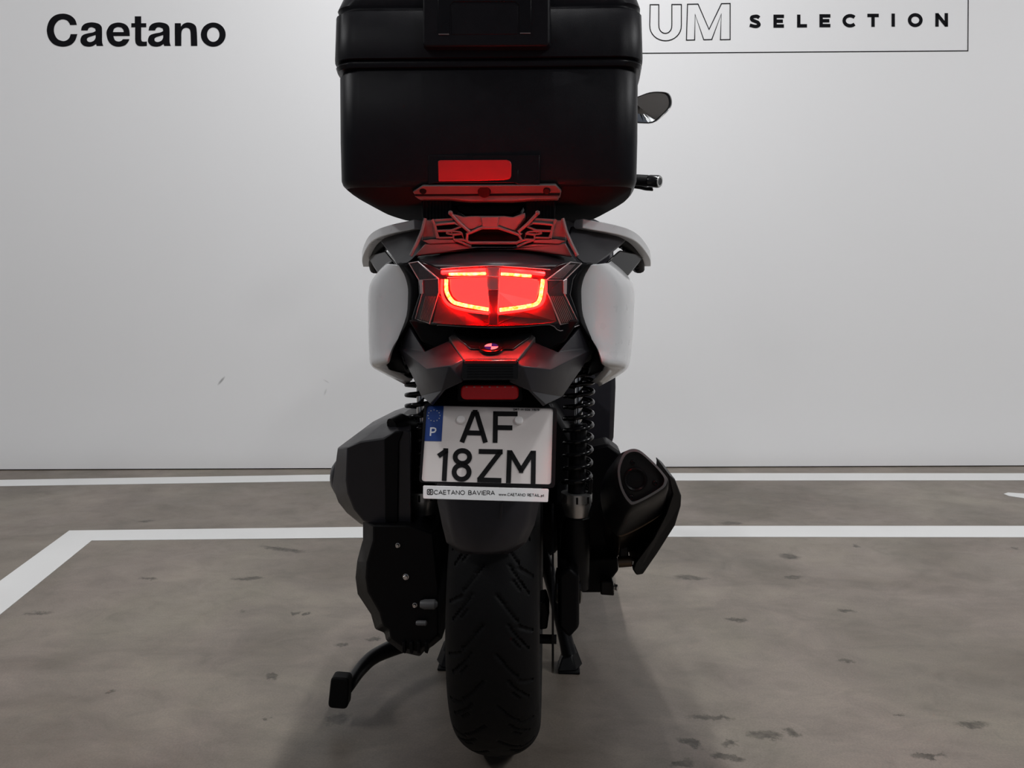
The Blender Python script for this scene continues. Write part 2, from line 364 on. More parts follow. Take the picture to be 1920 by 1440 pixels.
    rr = N('ShaderNodeMapRange'); rr.inputs[3].default_value = 0.30; rr.inputs[4].default_value = 0.55; K(noise(5, 5, 0.7).outputs['Fac'], rr.inputs[0]); K(rr.outputs[0], b.inputs['Roughness'])
    b.inputs['Specular IOR Level'].default_value = 0.32
    bp = N('ShaderNodeBump'); bp.inputs['Strength'].default_value = 0.08; bp.inputs['Distance'].default_value = 0.002; K(noise(120, 4, 0.7).outputs['Fac'], bp.inputs['Height']); K(bp.outputs[0], b.inputs['Normal'])
    return m
floor = obj('floor', box((0, 0.0, -0.05), (24, 10.0, 0.1)), floor_mat(), smooth=0)
tag(floor, 'brownish grey polished concrete garage floor with dark tyre crumbs', kind='structure')

def on_floor(u, v, h): g = G(u, v); return Vector((g.x, g.y, h))
def line_strip(name, top, bot, label):
    V, Fc = [], []
    rows = [[on_floor(u, v, 0.0) for u, v in top], [on_floor(u, v, 0.0016) for u, v in top], [on_floor(u, v, 0.0016) for u, v in bot], [on_floor(u, v, 0.0) for u, v in bot]]
    o = obj(name, loft(rows), 'line', floor, smooth=0); o['label'] = label; return o
line_strip('painted_line', [(-500, 905), (0, 900.4), (615, 890.4), (1260, 887.7), (1920, 888), (2500, 888)], [(-500, 917), (0, 912), (615, 902.7), (1260, 901.5), (1920, 901), (2500, 901)], 'white line painted along the foot of the wall')
e1, e2 = (130, 995.4), (171.7, 1014.2)
line_strip('painted_line', [e1, (680, 988.7), (1260, 986.7), (1920, 986.7), (2500, 987)], [e2, (680, 1008.8), (1260, 1007.3), (1920, 1008), (2500, 1009)], 'white bay line running behind the scooter')
line_strip('painted_line', [(-420, 1396), (0, 1090), e1], [(-420, 1500), (0, 1153.3), e2], 'white bay line running diagonally to the picture edge')
arrow = [(1882, 926.5), (1890, 924), (1920, 926), (1990, 931), (1990, 945), (1920, 934.5), (1892, 930.5)]
o = obj('painted_arrow', prism([on_floor(u, v, 0.0016) for u, v in arrow], [on_floor(u, v, 0) for u, v in arrow]), 'line', floor, smooth=0)
o['label'] = 'tip of a white painted floor mark'

# ------------------------------------------------------------------ wall
WA, WB = G(0, 882), G(1920, 874.5)
wdir = (WB - WA).normalized(); wn = Vector((wdir.y, -wdir.x, 0))       # towards the camera
def W(u, v, h=0.0):                                                    # wall point measured in the photo, h in front of the wall
    d = Vector(((u - CU) / F, 1.0, -(v - HV) / F)); o_ = Vector((0, 0, HC)); p0 = WA + wn * h
    t = (p0 - o_).dot(wn) / d.dot(wn); return o_ + d * t
def wall_mat():
    m = mat('white_wall_paint', (0.88, 0.88, 0.887), 0.55, noise=0.012, nscale=1.5, spec=0.3)
    nt = m.node_tree; b = nt.nodes['Principled BSDF']; src = b.inputs['Base Color'].links[0].from_socket
    geo = nt.nodes.new('ShaderNodeNewGeometry'); acc = src
    for (u, v, a, bb, ang) in [(415, 714, 0.030, 0.007, 50), (612, 715, 0.02, 0.004, -30), (610, 735, 0.02, 0.006, 70)]:
        p = W(u, v); mp = nt.nodes.new('ShaderNodeMapping'); mp.vector_type = 'TEXTURE'; mp.inputs['Location'].default_value = p
        mp.inputs['Rotation'].default_value = (0, R(-ang), 0); mp.inputs['Scale'].default_value = (a, 1, bb)
        nt.links.new(geo.outputs['Position'], mp.inputs['Vector'])
        ln = nt.nodes.new('ShaderNodeVectorMath'); ln.operation = 'LENGTH'; nt.links.new(mp.outputs[0], ln.inputs[0])
        mr = nt.nodes.new('ShaderNodeMapRange'); mr.inputs[1].default_value = 1.0; mr.inputs[2].default_value = 0.3; mr.inputs[3].default_value = 0; mr.inputs[4].default_value = 0.7 if u < 500 else 0.25
        nt.links.new(ln.outputs['Value'], mr.inputs[0])
        mx = nt.nodes.new('ShaderNodeMix'); mx.data_type = 'RGBA'; mx.inputs[7].default_value = (0.22, 0.22, 0.22, 1)
        nt.links.new(mr.outputs[0], mx.inputs[0]); nt.links.new(acc, mx.inputs[6]); acc = mx.outputs[2]
    nt.links.new(acc, b.inputs['Base Color']); return m
a_, b_ = WA - wdir * 9.5, WB + wdir * 9.5
up = Vector((0, 0, 1))
def slab(z0, z1, t0, t1): return prism([a_ + up * z0 - wn * t0, b_ + up * z0 - wn * t0, b_ + up * z1 - wn * t0, a_ + up * z1 - wn * t0], [a_ + up * z0 - wn * t1, b_ + up * z0 - wn * t1, b_ + up * z1 - wn * t1, a_ + up * z1 - wn * t1])
wall = obj('wall_back', slab(0.005, 4.05, 0, 0.12), wall_mat(), smooth=0)
tag(wall, 'smooth white painted garage wall with black lettering', kind='structure')
gp = obj('wall_foot_gap', slab(0.0, 0.005, 0.02, 0.10), 'gap', wall, smooth=0); gp['label'] = 'dark narrow gap under the wall'
ceil = obj('ceiling', box((0, 0.0, 4.1), (24, 10.0, 0.1)), 'ceil', smooth=0); tag(ceil, 'plain pale garage ceiling above the scooter', kind='structure')

for i_, y_ in enumerate((-3.3, -2.2, -1.1, 0.2, 1.6)):
    o = obj('ceiling_beam', box((0, y_, 3.97), (24, 0.22, 0.16)), 'gap', ceil, smooth=0)

# ------------------------------------------------------------------ wall lettering
def q3(pts, sx, ox, oy): return [(ox + x * sx, oy + y * sx) for x, y in pts]
def letters(root, gl, wd, sc, ox, oy, m='wall_ink'):
    for g in gl:
        ss = []
        for s in g:
            cl = isinstance(s, tuple); s2 = q3(s[0] if cl else s, sc, ox, oy); ss.append((s2, True) if cl else s2)
        obj('letter', ribbon(ss, wd * sc, W, 0.0012), m, root, smooth=0)
def sp2(pts, n=6, closed=False): return [(p.x, p.y) for p in smoothpath([(x, y, 0) for x, y in pts], n, closed)]
t1 = empty('wall_lettering'); tag(t1, 'large bold black word in rounded letters on the bare side of the wall', 'lettering')
from mathutils.geometry import tessellate_polygon
def curve(*runs):                                       # runs of points, each run smoothed, corners kept between runs
    out = []
    for r in runs: out += sp2(r, 5) if len(r) > 2 else list(r)
    return out
def glyph(loops, sc_, ox, oy, h=0.0012):
    loops = [[(ox + x * sc_, oy + y * sc_) for x, y in l] for l in loops]
    tri = tessellate_polygon([[Vector((x, y, 0)) for x, y in l] for l in loops]); flatp = [p for l in loops for p in l]; n = len(flatp)
    V = [W(u, v, h) for u, v in flatp] + [W(u, v, 0) for u, v in flatp]; Fc = [tuple(t) for t in tri]; k0 = 0
    for l in loops:
        for q in range(len(l)):
            a, b = k0 + q, k0 + (q + 1) % len(l); Fc.append((a, b, b + n, a + n))
        k0 += len(l)
    return V, Fc
def ell(cx, cy, rx, ry, n=40): return arc(cx, cy, rx, ry, 0, 360 - 360 / n, n - 1)
gC = [curve([(267, 148), (255, 115), (225, 90), (182, 81), (135, 92), (102, 125), (88, 178), (100, 230), (132, 265), (182, 278), (228, 268), (256, 242), (270, 203)], [(230, 203), (222, 225), (205, 240), (182, 244), (152, 232), (135, 205), (130, 178), (136, 150), (155, 125), (182, 115), (208, 122), (222, 138), (226, 149)])]
def gA(dx):
    m_ = lambda l: [(x + dx, y) for x, y in l]
    return [curve(m_([(292, 181), (298, 157), (318, 140), (355, 133), (394, 140), (413, 157), (417, 185), (417, 240), (419, 258), (424, 273)]), m_([(385, 273), (381, 262)]), m_([(362, 274), (338, 278), (308, 272), (290, 252), (290, 228), (302, 209), (330, 199), (362, 193), (379, 184)]), m_([(376, 170), (356, 162), (339, 166), (331, 181)])),
            curve(m_([(379, 208), (378, 226), (368, 242), (348, 250), (332, 246), (327, 234), (334, 223), (356, 215)]))]
gE = [curve([(582, 214), (578, 175), (558, 146), (515, 134), (470, 146), (447, 178), (444, 206), (455, 245), (480, 270), (515, 278), (552, 270), (572, 250), (580, 233)], [(541, 233), (531, 243), (514, 247), (494, 239), (484, 214)]), curve([(482, 191), (488, 172), (502, 163), (516, 161), (532, 165), (543, 177), (546, 191)])]
gT = [[(612, 97), (650, 97), (650, 138), (680, 138), (680, 162), (650, 162)] + sp2([(650, 232), (654, 245), (666, 248), (684, 247)], 4) + sp2([(684, 273), (655, 275), (632, 272), (618, 258), (614, 235)], 4) + [(614, 162), (591, 162), (591, 138), (612, 138)]]
gN = [curve([(850, 138), (886, 138)], [(887, 158), (900, 143), (925, 134), (955, 139), (975, 156), (981, 188), (983, 230), (984, 273)], [(946, 273), (945, 230), (943, 190), (936, 172), (918, 165), (900, 172), (890, 192), (889, 230), (889, 273)], [(851, 273), (850, 200)])]
gO = [ell(1079, 206, 74, 72), ell(1079, 206, 37, 43)]
for g_ in (gC, gA(0), gE, gT, gA(402), gN, gO): obj('letter', glyph(g_, 400 / 1270, 60, 0), 'wall_ink', t1, smooth=0)
S4 = 760 / 1920
t2 = empty('wall_lettering'); tag(t2, 'black spaced capital letters inside the thin frame on the wall', 'lettering')
def cap(ch, x0, x1, y0, y1):
    wd, ss = GL[ch]; g = []
    for s in ss:
        cl = isinstance(s, tuple); q = [(x0 + px / wd * (x1 - x0), y0 + py * (y1 - y0)) for px, py in (s[0] if cl else s)]
        g.append((q, True) if cl else q)
    return g
SW = 16
caps = [('S', 618, 672, 69, 133), ('E', 733, 783, 69, 131), ('L', 845, 892, 69, 130), ('E', 951, 1003, 67, 129), ('C', 1060, 1124, 66, 130), ('T', 1178, 1232, 65, 127), ('I', 1293, 1308, 64, 126), ('O', 1370, 1440, 62, 128), ('N', 1500, 1560, 62, 126)]
gl = []
for ch, x0, x1, y0, y1 in caps:
    h = SW / 2
    if ch == 'I': gl.append([[((x0 + x1) / 2, y0), ((x0 + x1) / 2, y1)]])
    elif ch == 'E': gl.append([[(x1, y0 + h), (x0 + h, y0 + h), (x0 + h, y1 - h), (x1, y1 - h)], [(x0 + h, (y0 + y1) / 2), (x1 - 5, (y0 + y1) / 2)]])
    elif ch == 'L': gl.append([[(x0 + h, y0), (x0 + h, y1 - h), (x1, y1 - h)]])
    elif ch == 'T': gl.append([[(x0, y0 + h), (x1, y0 + h)], [((x0 + x1) / 2, y0 + h), ((x0 + x1) / 2, y1)]])
    elif ch == 'N': gl.append([[(x0 + h, y1), (x0 + h, y0)], [(x1 - h, y1), (x1 - h, y0)], [(x0 + h - 1, y0 + 4), (x1 - h + 1, y1 - 4)]])
    elif ch == 'S': gl.append([sp2([(x1 - 6, y0 + 15), (x0 + 36, y0 + 8), (x0 + 14, y0 + 12), (x0 + 13, y0 + 24), (x0 + 27, y0 + 31), (x1 - 12, y0 + 38), (x1 - 8, y0 + 50), (x0 + 30, y1 - 8), (x0 + 3, y1 - 14)])])
    else: gl.append(cap(ch, x0 + h, x1 - h, y0 + h, y1 - h))
letters(t2, gl, SW, S4, 1160, 0)
t3 = empty('wall_lettering'); tag(t3, 'hollow capital letters drawn in thin black outline beside the top case', 'lettering')
U_ = [(149, 22), (190, 22), (190, 118)] + arc(221, 122, 31, 36, 180, 360, 12)[1:-1] + [(252, 118), (252, 21), (297, 21), (297, 118)] + arc(222, 122, 75, 71, 0, -180, 16)[1:-1] + [(147, 118)]
M_ = [(326, 20), (376, 19), (428, 139), (487, 17), (528, 16), (528, 187), (482, 188), (486, 66), (441, 187), (403, 188), (362, 68), (360, 189), (321, 190)]
letters(t3, [[(U_, True)], [(M_, True)]], 4.6, S4, 1160, 0)
t4 = obj('wall_frame_line', ribbon([([(700, 103.5), (1814.8, 95.2), (1816, -70), (700, -70)], True)], 1.7, W, 0.0012), 'wall_ink', smooth=0)
tag(t4, 'thin black rectangular outline painted round the capital letters', 'lettering')

for t_, p_ in ((t1, W(255, 87)), (t2, W(1590, 52)), (t3, W(1290, 75))):       # the empties stand at the foot of their words
    t_.location = p_
    for ch in t_.children: ch.location = -p_

# ================================================================== scooter
sc = empty('scooter', (BX, BY, 0), -YAW)
tag(sc, 'grey and black maxi scooter seen from behind with glowing red tail light', 'scooter')
SX = lambda vf: (vf, mirror(vf))

# ---- rear wheel
RR, HWD, AXZ = 0.2825, 0.0765, 0.2825
def tyre(rad, hw, bead, nseg, ncs, groove=True):
    prof = []
    for i in range(ncs + 1):
        t = -1 + 2 * i / ncs; x = hw * math.sin(t * math.pi / 2 * 1.0)
        r = (rad - 0.055) + 0.055 * math.sqrt(max(0, 1 - (abs(x) / hw) ** 2.3))
        prof.append((x, r))
    wall_ = [(-hw * 0.93, rad - 0.085), (-hw * 0.72, bead)]
    prof = [(-hw * 0.72, bead), (-hw * 0.93, rad - 0.085)] + prof + [(hw * 0.93, rad - 0.085), (hw * 0.72, bead)]
    V, Fc = [], []; n = len(prof); pitch = 2 * math.pi * rad / 20
    for k in range(nseg):
        a = 2 * math.pi * k / nseg
        for (x, r) in prof:
            d = 0.0
            if groove and r > rad - 0.05:
                t = abs(x); s = a * rad + (pitch / 2 if x < 0 else 0)
                def near(off, slope, t0, t1, wd):
                    if not (t0 <= t <= t1): return False
                    q = (s - off - slope * (t - t0)) % pitch
                    return min(q, pitch - q) < wd
                if near(0, 1.25, 0.010, 0.044, 0.0028) or near(0.048, 0.55, 0.044, 0.067, 0.003) or near(pitch * 0.5, 1.35, 0.028, 0.060, 0.0024) or near(pitch * 0.78, 1.3, 0.036, 0.047, 0.002): d = 0.0035
            rr = r - d
            V.append(Vector((x, -math.cos(a) * rr, AXZ - math.sin(a) * rr)))
    for k in range(nseg):
        for j in range(n - 1):
            a, b = k * n + j, ((k + 1) % nseg) * n + j
            Fc.append((a, a + 1, b + 1, b))
    return V, Fc
ty = obj('rear_tyre', tyre(RR, HWD, 0.182, 840, 64), 'rubber', sc, smooth=50)
ty['label'] = 'black rear tyre with slanted tread grooves'
rim = obj('wheel_rim', lathe([(-0.055, 0.183), (-0.05, 0.170), (-0.02, 0.155), (0.02, 0.155), (0.05, 0.170), (0.055, 0.183), (0.05, 0.186), (-0.05, 0.186), (-0.055, 0.183)], (0, 0, AXZ), (1, 0, 0), 48, False), 'black_gloss', ty)
obj('wheel_hub', lathe([(-0.07, 0.02), (-0.07, 0.05), (-0.03, 0.055), (0.03, 0.055), (0.07, 0.05), (0.07, 0.02)], (0, 0, AXZ), (1, 0, 0), 32), 'black_gloss', ty)
for k in range(5):
    a = R(72 * k + 18); d = Vector((0, math.cos(a), math.sin(a)))
    obj('spoke', tube([Vector((0, 0, AXZ)) + d * 0.045, Vector((0, 0, AXZ)) + d * 0.11, Vector((0, 0, AXZ)) + d * 0.165], [0.022, 0.016, 0.02], 10), 'black_gloss', ty)
obj('brake_disc', lathe([(0.096, 0.07), (0.096, 0.150), (0.100, 0.150), (0.100, 0.07)], (0, 0, AXZ), (1, 0, 0), 64, True), 'iron', ty)

# ---- mudguard below the plate
rows = []
for v, uL, uR, yc in [(700, 822, 1012, -0.235), (800, 814, 1018, -0.262), (941, 820, 1012, -0.285), (985, 829, 1002, -0.290), (1017, 837, 987, -0.292), (1031, 852, 968, -0.292), (1039, 868, 952, -0.291)]:
    row = []
    for i in range(9):
        f = -1 + i / 4; u = (uL + uR) / 2 + f * (uR - uL) / 2
        row.append(L(u, v, yc + 0.030 * abs(f) ** 3))
    rows.append(row)
mg = obj('mudguard', loft(rows), 'dark', sc, solid=0.004, smooth=40)
mg['label'] = 'dark grey plastic mudguard flap under the plate'
obj('centre_rib', P([(938, 944), (943, 944), (939, 1000), (935, 1000)], -0.2885, 0.004), 'dark', mg, bevel=0.0008)

# ---- licence plate: a tilted plane
pA, pB, pC = L(798.8, 758.8, -0.300), L(1038.8, 763.8, -0.303), L(788.8, 904, -0.370)
pN = (pB - pA).cross(pC - pA).normalized()
if pN.y > 0: pN = -pN
def PL(u, v, h=0.0):
    d = ray(u, v); t = (pA + pN * h - CAM_L).dot(pN) / d.dot(pN); return CAM_L + d * t
def rounded(pts, r, n=4):
    out = []; k = len(pts)
    for i in range(k):
        p = Vector(pts[i]); a = Vector(pts[i - 1]); b = Vector(pts[(i + 1) % k]); da = (a - p).normalized() * r; db = (b - p).normalized() * r
        for s in range(n + 1):
            t = s / n; q = (p + da) * (1 - t) ** 2 + p * 2 * t * (1 - t) + (p + db) * t * t
            out.append((q.x, q.y))
    return out
pl_out = rounded([(798.8, 758.8), (1038.8, 763.8), (1035, 910), (788.8, 904)], 6)
plate = obj('licence_plate', flat(pl_out, PL, 0.0, 0.002), 'plate', sc, smooth=0)
plate['label'] = 'pinkish white licence plate with two rows of black characters'
fr_out = rounded([(795.5, 755.5), (1044.5, 764), (1040.5, 915), (785.5, 905)], 8); fr_in = rounded([(800.5, 760.5), (1037, 765.5), (1033.2, 908.2), (790.7, 902.2)], 6)
n_ = len(fr_out)
ring = [[PL(u, v, -0.004) for u, v in fr_out], [PL(u, v, 0.004) for u, v in fr_out], [PL(u, v, 0.004) for u, v in fr_in], [PL(u, v, 0.0015) for u, v in fr_in]]
obj('plate_frame', join(loft(ring, True), flat(fr_out, PL, -0.004, -0.001)), 'black', plate, smooth=30)
c4 = lambda pts: [(760 + x / 4, 600 + y / 4) for x, y in pts]
band = obj('country_band', flat(c4([(157, 640), (288, 640), (271, 910), (134, 907)]), PL, 0.002, 0.0024), 'blue', plate, smooth=0)
stars = ([], [])
for k in range(12):
    a = R(30 * k); cx, cy = 215 + 45 * math.sin(a), 717 - 42 * math.cos(a)
    pts = [(cx + (5.5 if j % 2 == 0 else 2.3) * math.sin(R(36 * j)), cy - (5.5 if j % 2 == 0 else 2.3) * math.cos(R(36 * j))) for j in range(10)]
    obj('star', flat(c4(pts), PL, 0.0024, 0.0027), 'star', plate, smooth=0)
obj('character', ribbon([c4([(192, 805), (188, 869)]), c4([(193, 810), (214, 810), (226, 815), (228, 827), (220, 839), (207, 842), (192, 842)])], 2.7, PL, 0.0027), 'white_ink', plate, smooth=0)
chars = [[[(424, 916), (514, 690)], [(601, 919), (532, 690)], [(505, 692), (542, 692)], [(452, 845), (578, 848)]],
         [[(677, 688), (673, 920)], [(659, 702), (842, 704)], [(676, 806), (803, 808)]],
         [[(304, 962), (291, 1206)], [(248, 1020), (313, 976)]],
         [(arc(428, 1027, 54, 48, 0, 350, 28), True), (arc(422, 1140, 56, 54, 0, 350, 28), True)],
         [[(551, 985), (730, 988)], [(716, 986), (552, 1200)], [(540, 1198), (720, 1203)]],
         [[(782, 976), (773, 1222)], [(962, 980), (958, 1228)], [(784, 985), (868, 1128)], [(868, 1128), (958, 988)], [(852, 1128), (884, 1128)]]]
for g in chars:
    obj('character', ribbon([(c4(s[0]), True) if isinstance(s, tuple) else c4(s) for s in g], 9.0, PL, 0.0028), 'ink', plate, smooth=0)
for g in typeset('DRT-M-026 11575', 760 + 812 / 4, 760 + 1004 / 4, 600 + 666 / 4, 600 + 668 / 4, 3.0, 0.35):
    obj('small_character', ribbon(g, 0.8, PL, 0.0025), 'ink', plate, smooth=0)
for u, v in ((864.5, 788), (972.5, 789.3)):
    c = PL(u, v, 0.002); obj('screw_cap', lathe([(0, 0.0068), (0.003, 0.0068), (0.0045, 0.0055), (0.0048, 0.002)], c, pN, 24), 'cap', plate, smooth=40)
st_px = rounded(c4([(133, 1240), (1076, 1266), (1070, 1367), (133, 1340)]), 3)
strip = obj('dealer_strip', flat(st_px, PL, 0.0, 0.005), 'strip_white', sc, smooth=0, bevel=0.0006); strip['label'] = 'white strip with small black lettering under the plate'
PS = lambda u, v, h=0: PL(u, v, 0.005 + h)
lg = [(165, 1270), (206, 1270), (206, 1308), (165, 1308)]
obj('logo_square', ribbon([(rounded(c4(lg), 2.2), True)], 1.5, PS, 0.0003), 'ink', strip, smooth=0)
obj('logo_mark', ribbon([c4(arc(185, 1289, 10, 10, 40, 320, 12)), c4([(186, 1289), (198, 1289)])], 1.7, PS, 0.0003), 'ink', strip, smooth=0)
for g in typeset('CAETANO BAVIERA', 760 + 216 / 4, 760 + 670 / 4, 600 + 1277 / 4, 600 + 1282 / 4, 7.4, 0.24):
    obj('letter', ribbon(g, 1.15, PS, 0.0003), 'ink', strip, smooth=0)
for g in typeset('www.CAETANO RETAIL.pt', 760 + 702 / 4, 760 + 1040 / 4, 600 + 1297 / 4, 600 + 1306 / 4, 4.6, 0.25):
    obj('letter', ribbon(g, 0.8, PS, 0.0003), 'ink', strip, smooth=0)

# ---- plate bracket, reflector, plate lamp
br = obj('plate_bracket', P([(826, 738), (870, 716), (972, 716), (1020, 738), (1038, 764, -0.288), (1030, 900, -0.352), (802, 900, -0.352), (802, 760, -0.288)], -0.285, 0.03), 'black', sc, bevel=0.004)
rf = obj('rear_reflector', P(rounded([(864, 722.5), (972.5, 722.5), (972.5, 749.5), (864, 749.5)], 11, 5), -0.305, 0.018), 'red_refl', sc, bevel=0.002); rf['label'] = 'long red reflector with rounded ends'
obj('reflector_holder', P(rounded([(858, 717), (979, 717), (981, 755), (856, 755)], 9, 4), -0.300, 0.02), 'black', rf, bevel=0.002)
for k in range(13):
    c = L(875 + k * 7.2, 725.5, -0.305); obj('prism_row', box(c, (0.0028, 0.0012, 0.0012)), 'clear_edge', rf, smooth=0) if k % 2 == 0 else None
pl = obj('plate_lamp', P(rounded([(867, 675), (972, 675), (973, 712), (866, 712)], 5, 3), -0.358, 0.06), 'black_gloss', sc, bevel=0.003); pl['label'] = 'smoked plate lamp below the round emblem'
obj('red_highlight', P(rounded([(871, 676), (968, 676), (969, 682), (870, 682)], 2, 2), -0.360, 0.006), 'dim_red', pl, bevel=0.001)  # red highlight along the lamp's top edge, put into the colour
for k in range(5): obj('lamp_fin', P([(876, 686 + k * 5), (962, 686 + k * 5), (962, 687.6 + k * 5), (876, 687.6 + k * 5)], -0.359, 0.003), 'black', pl, smooth=0)

# ---- tail fairing: faceted, symmetrical; traced on its flatter half and mirrored
def MV(pts):  # (u, v, y) on the left half -> local points
    return [L(*p) for p in pts]
k = dict(
  a=(766, 612, -0.190), b=(744, 649, -0.150), d=(796, 659, -0.250), e=(841, 639, -0.268), f=(868, 674, -0.338), g=(866, 716, -0.350),
  h=(829, 732, -0.338), i=(806, 757, -0.318), j=(789, 742, -0.248), l=(772, 704, -0.200), m=(800, 692, -0.305), n=(842, 686, -0.346))
K = {n: L(*p) for n, p in k.items()}
names = list(K); idx = {n: i for i, n in enumerate(names)}
faces = ['abd', 'bmd', 'blm', 'def', 'dfn', 'dnm', 'ljm', 'mhj', 'mnh', 'ngh', 'nfg', 'jhi']
V = [K[n] for n in names]; Fc = [tuple(idx[c] for c in f) for f in faces]
def refl(vf): return mirror(vf)
for vf in SX((V, Fc)):
    o = obj('tail_fairing', vf, 'dark', sc, smooth=25, solid=0.006, bevel=0.0015); o['label'] = 'dark grey faceted wing of the tail fairing'
# the sloping middle panel with the emblem
mp_px = [(841, 632, -0.262), (868, 674, -0.338), (971, 674, -0.338), (1004, 632, -0.262), (985, 618, -0.245), (860, 618, -0.245)]
tp = obj('tail_centre_panel', prism([L(*p) for p in mp_px], [L(*p) + Vector((0, 0.006, -0.010)) for p in mp_px]), 'dark_wide', sc, smooth=20, bevel=0.0015); tp['label'] = 'sloping panel under the tail light carrying the emblem'
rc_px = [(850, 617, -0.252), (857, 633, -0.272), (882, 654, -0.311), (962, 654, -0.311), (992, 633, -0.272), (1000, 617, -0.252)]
obj('emblem_insert', prism([L(*p) for p in rc_px], [L(*p) + Vector((0, 0.01, -0.012)) for p in rc_px]), 'black_gloss', tp, smooth=20, bevel=0.001)  # black gloss insert over the upper middle of the panel
a0, a1, a2 = L(868, 674, -0.338), L(971, 674, -0.338), L(920, 625, -0.2535)
en = (a1 - a0).cross(a2 - a0).normalized()
if en.z < 0: en = -en
d = ray(921.5, 656); ec = CAM_L + d * ((a0 - CAM_L).dot(en) / d.dot(en)) + en * 0.001
ex = (a1 - a0).normalized(); ey = en.cross(ex)
em = obj('emblem', lathe([(0, 0.0188), (0.003, 0.0188), (0.0042, 0.0172), (0.0042, 0.002)], ec, en, 40), 'black_gloss', sc, smooth=40); em['label'] = 'round emblem with blue and white quarters'
def disc_sector(r0, r1, t0, t1, h, n=10):
    rows = [[ec + en * h + (ex * math.cos(R(t0 + (t1 - t0) * i / n)) + ey * math.sin(R(t0 + (t1 - t0) * i / n))) * r for i in range(n + 1)] for r in (r0, r1)]
    return loft(rows)
obj('emblem_ring', disc_sector(0.0172, 0.0186, 0, 360, 0.0046, 40), 'chrome', em, smooth=0)
for kq in range(4):
    obj('emblem_quarter', disc_sector(0.0002, 0.0105, kq * 90, kq * 90 + 90, 0.0048), 'emblem_white' if kq % 2 else 'emblem_blue', em, smooth=0)
# dark recess under the lamp
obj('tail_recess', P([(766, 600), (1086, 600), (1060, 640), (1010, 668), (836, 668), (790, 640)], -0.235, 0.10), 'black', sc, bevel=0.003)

# ---- tail light
def yt(u, v=0): return -0.316 + 0.095 * ((u - 925) / 165.0) ** 2
c3 = lambda pts: [(720 + x * 0.21875, 480 + y * 0.21875) for x, y in pts]
out_px = c3([(200, 58), (300, 40), (400, 70), (480, 108), (700, 94), (940, 84), (1180, 98), (1420, 115), (1500, 70), (1590, 46), (1725, 62), (1625, 200), (1600, 330), (1685, 560), (1672, 592), (1510, 640), (1420, 588), (1180, 606), (940, 614), (700, 606), (490, 592), (385, 596), (240, 568), (235, 530), (300, 330), (290, 205)])
tl = obj('tail_light', P(out_px, lambda u, v: yt(u) + 0.026, 0.05), 'black_gloss', sc, smooth=30, bevel=0.002); tl['label'] = 'wide tail light glowing red between two clear indicators'
left_panel = [(560, 196), (700, 185), (878, 180), (886, 300), (892, 436), (820, 428), (720, 408), (640, 388), (590, 345), (568, 290)]
right_panel = [(990, 182), (1150, 190), (1330, 212), (1334, 290), (1300, 385), (1240, 412), (1120, 428), (985, 440), (980, 310)]
for p in (left_panel, right_panel):
    o = obj('red_lens', P(c3(p), lambda u, v: yt(u) + 0.004, 0.008), 'red_lens', tl, smooth=0)
def ptube(pts, r, m, nm, par, dy=0.0, n=5, seg=8):
    return obj(nm, tube([L(p.x, p.y, yt(p.x) + dy) for p in smoothpath([(x, y, 0) for x, y in c3(pts)], n)], r, seg), m, par)
for p in ([(535, 200), (533, 260), (542, 320), (590, 390), (660, 415), (770, 438), (895, 458)], [(1362, 200), (1352, 280), (1335, 370), (1300, 412), (1220, 432), (1110, 448), (990, 462)],
          [(560, 156), (640, 155), (760, 154), (872, 150)], [(1002, 154), (1080, 158), (1180, 166), (1260, 172)]):
    o = ptube(p, 0.0030 if len(p) > 4 else 0.0022, 'led', 'light_guide', tl, -0.001); o['label'] = 'glowing yellow red light guide'
for p in ([(498, 200), (500, 330), (560, 420), (700, 465), (900, 492)], [(1385, 200), (1382, 320), (1340, 420), (1200, 462), (975, 492)]):
    ptube(p, 0.0022, 'red_lens', 'outer_light_guide', tl, 0.002)
for p in ([(500, 140), (700, 128), (872, 122)], [(1002, 122), (1180, 134), (1370, 152)]): ptube(p, 0.0035, 'top_guide', 'outer_light_guide', tl, 0.002)
obj('lower_lens', P(c3([(470, 340), (560, 445), (700, 485), (900, 505), (980, 505), (1200, 480), (1330, 440), (1400, 330), (1440, 420), (1480, 560), (1420, 575), (1180, 594), (940, 602), (700, 594), (490, 580), (420, 570)]), lambda u, v: yt(u) + 0.010, 0.012), 'dim_red', tl, smooth=0)
obj('centre_bar', P(c3([(876, 98), (1000, 98), (985, 178), (985, 292), (888, 292), (880, 178)]), lambda u, v: yt(u) - 0.001, 0.010), 'lens_grey', tl, smooth=0, bevel=0.001)
obj('centre_bar', P(c3([(888, 296), (985, 296), (975, 590), (900, 590)]), lambda u, v: yt(u) - 0.0005, 0.010), 'dim_red', tl, smooth=0, bevel=0.001)
for p in ([(485, 108), (700, 93), (930, 83), (1180, 98), (1425, 116)], [(545, 186), (700, 180), (880, 172), (985, 178), (1180, 190), (1315, 206)], [(880, 180), (905, 492)], [(990, 100), (975, 490)]):
    ptube(p, 0.0009, 'clear_edge', 'lens_edge', tl, -0.003, 3, 6)
for p in ([(455, 595), (490, 592), (700, 606), (940, 614), (1180, 606), (1420, 588), (1510, 642), (1672, 594)],): ptube(p, 0.0008, 'lens_grey', 'lens_edge', tl, 0.022, 3, 6)
ind = [[(215, 62), (292, 48), (468, 196), (472, 310), (390, 578), (268, 540), (325, 330), (300, 206)], [(1392, 206), (1600, 52), (1695, 62), (1545, 208), (1548, 328), (1660, 560), (1512, 588), (1396, 310)]]
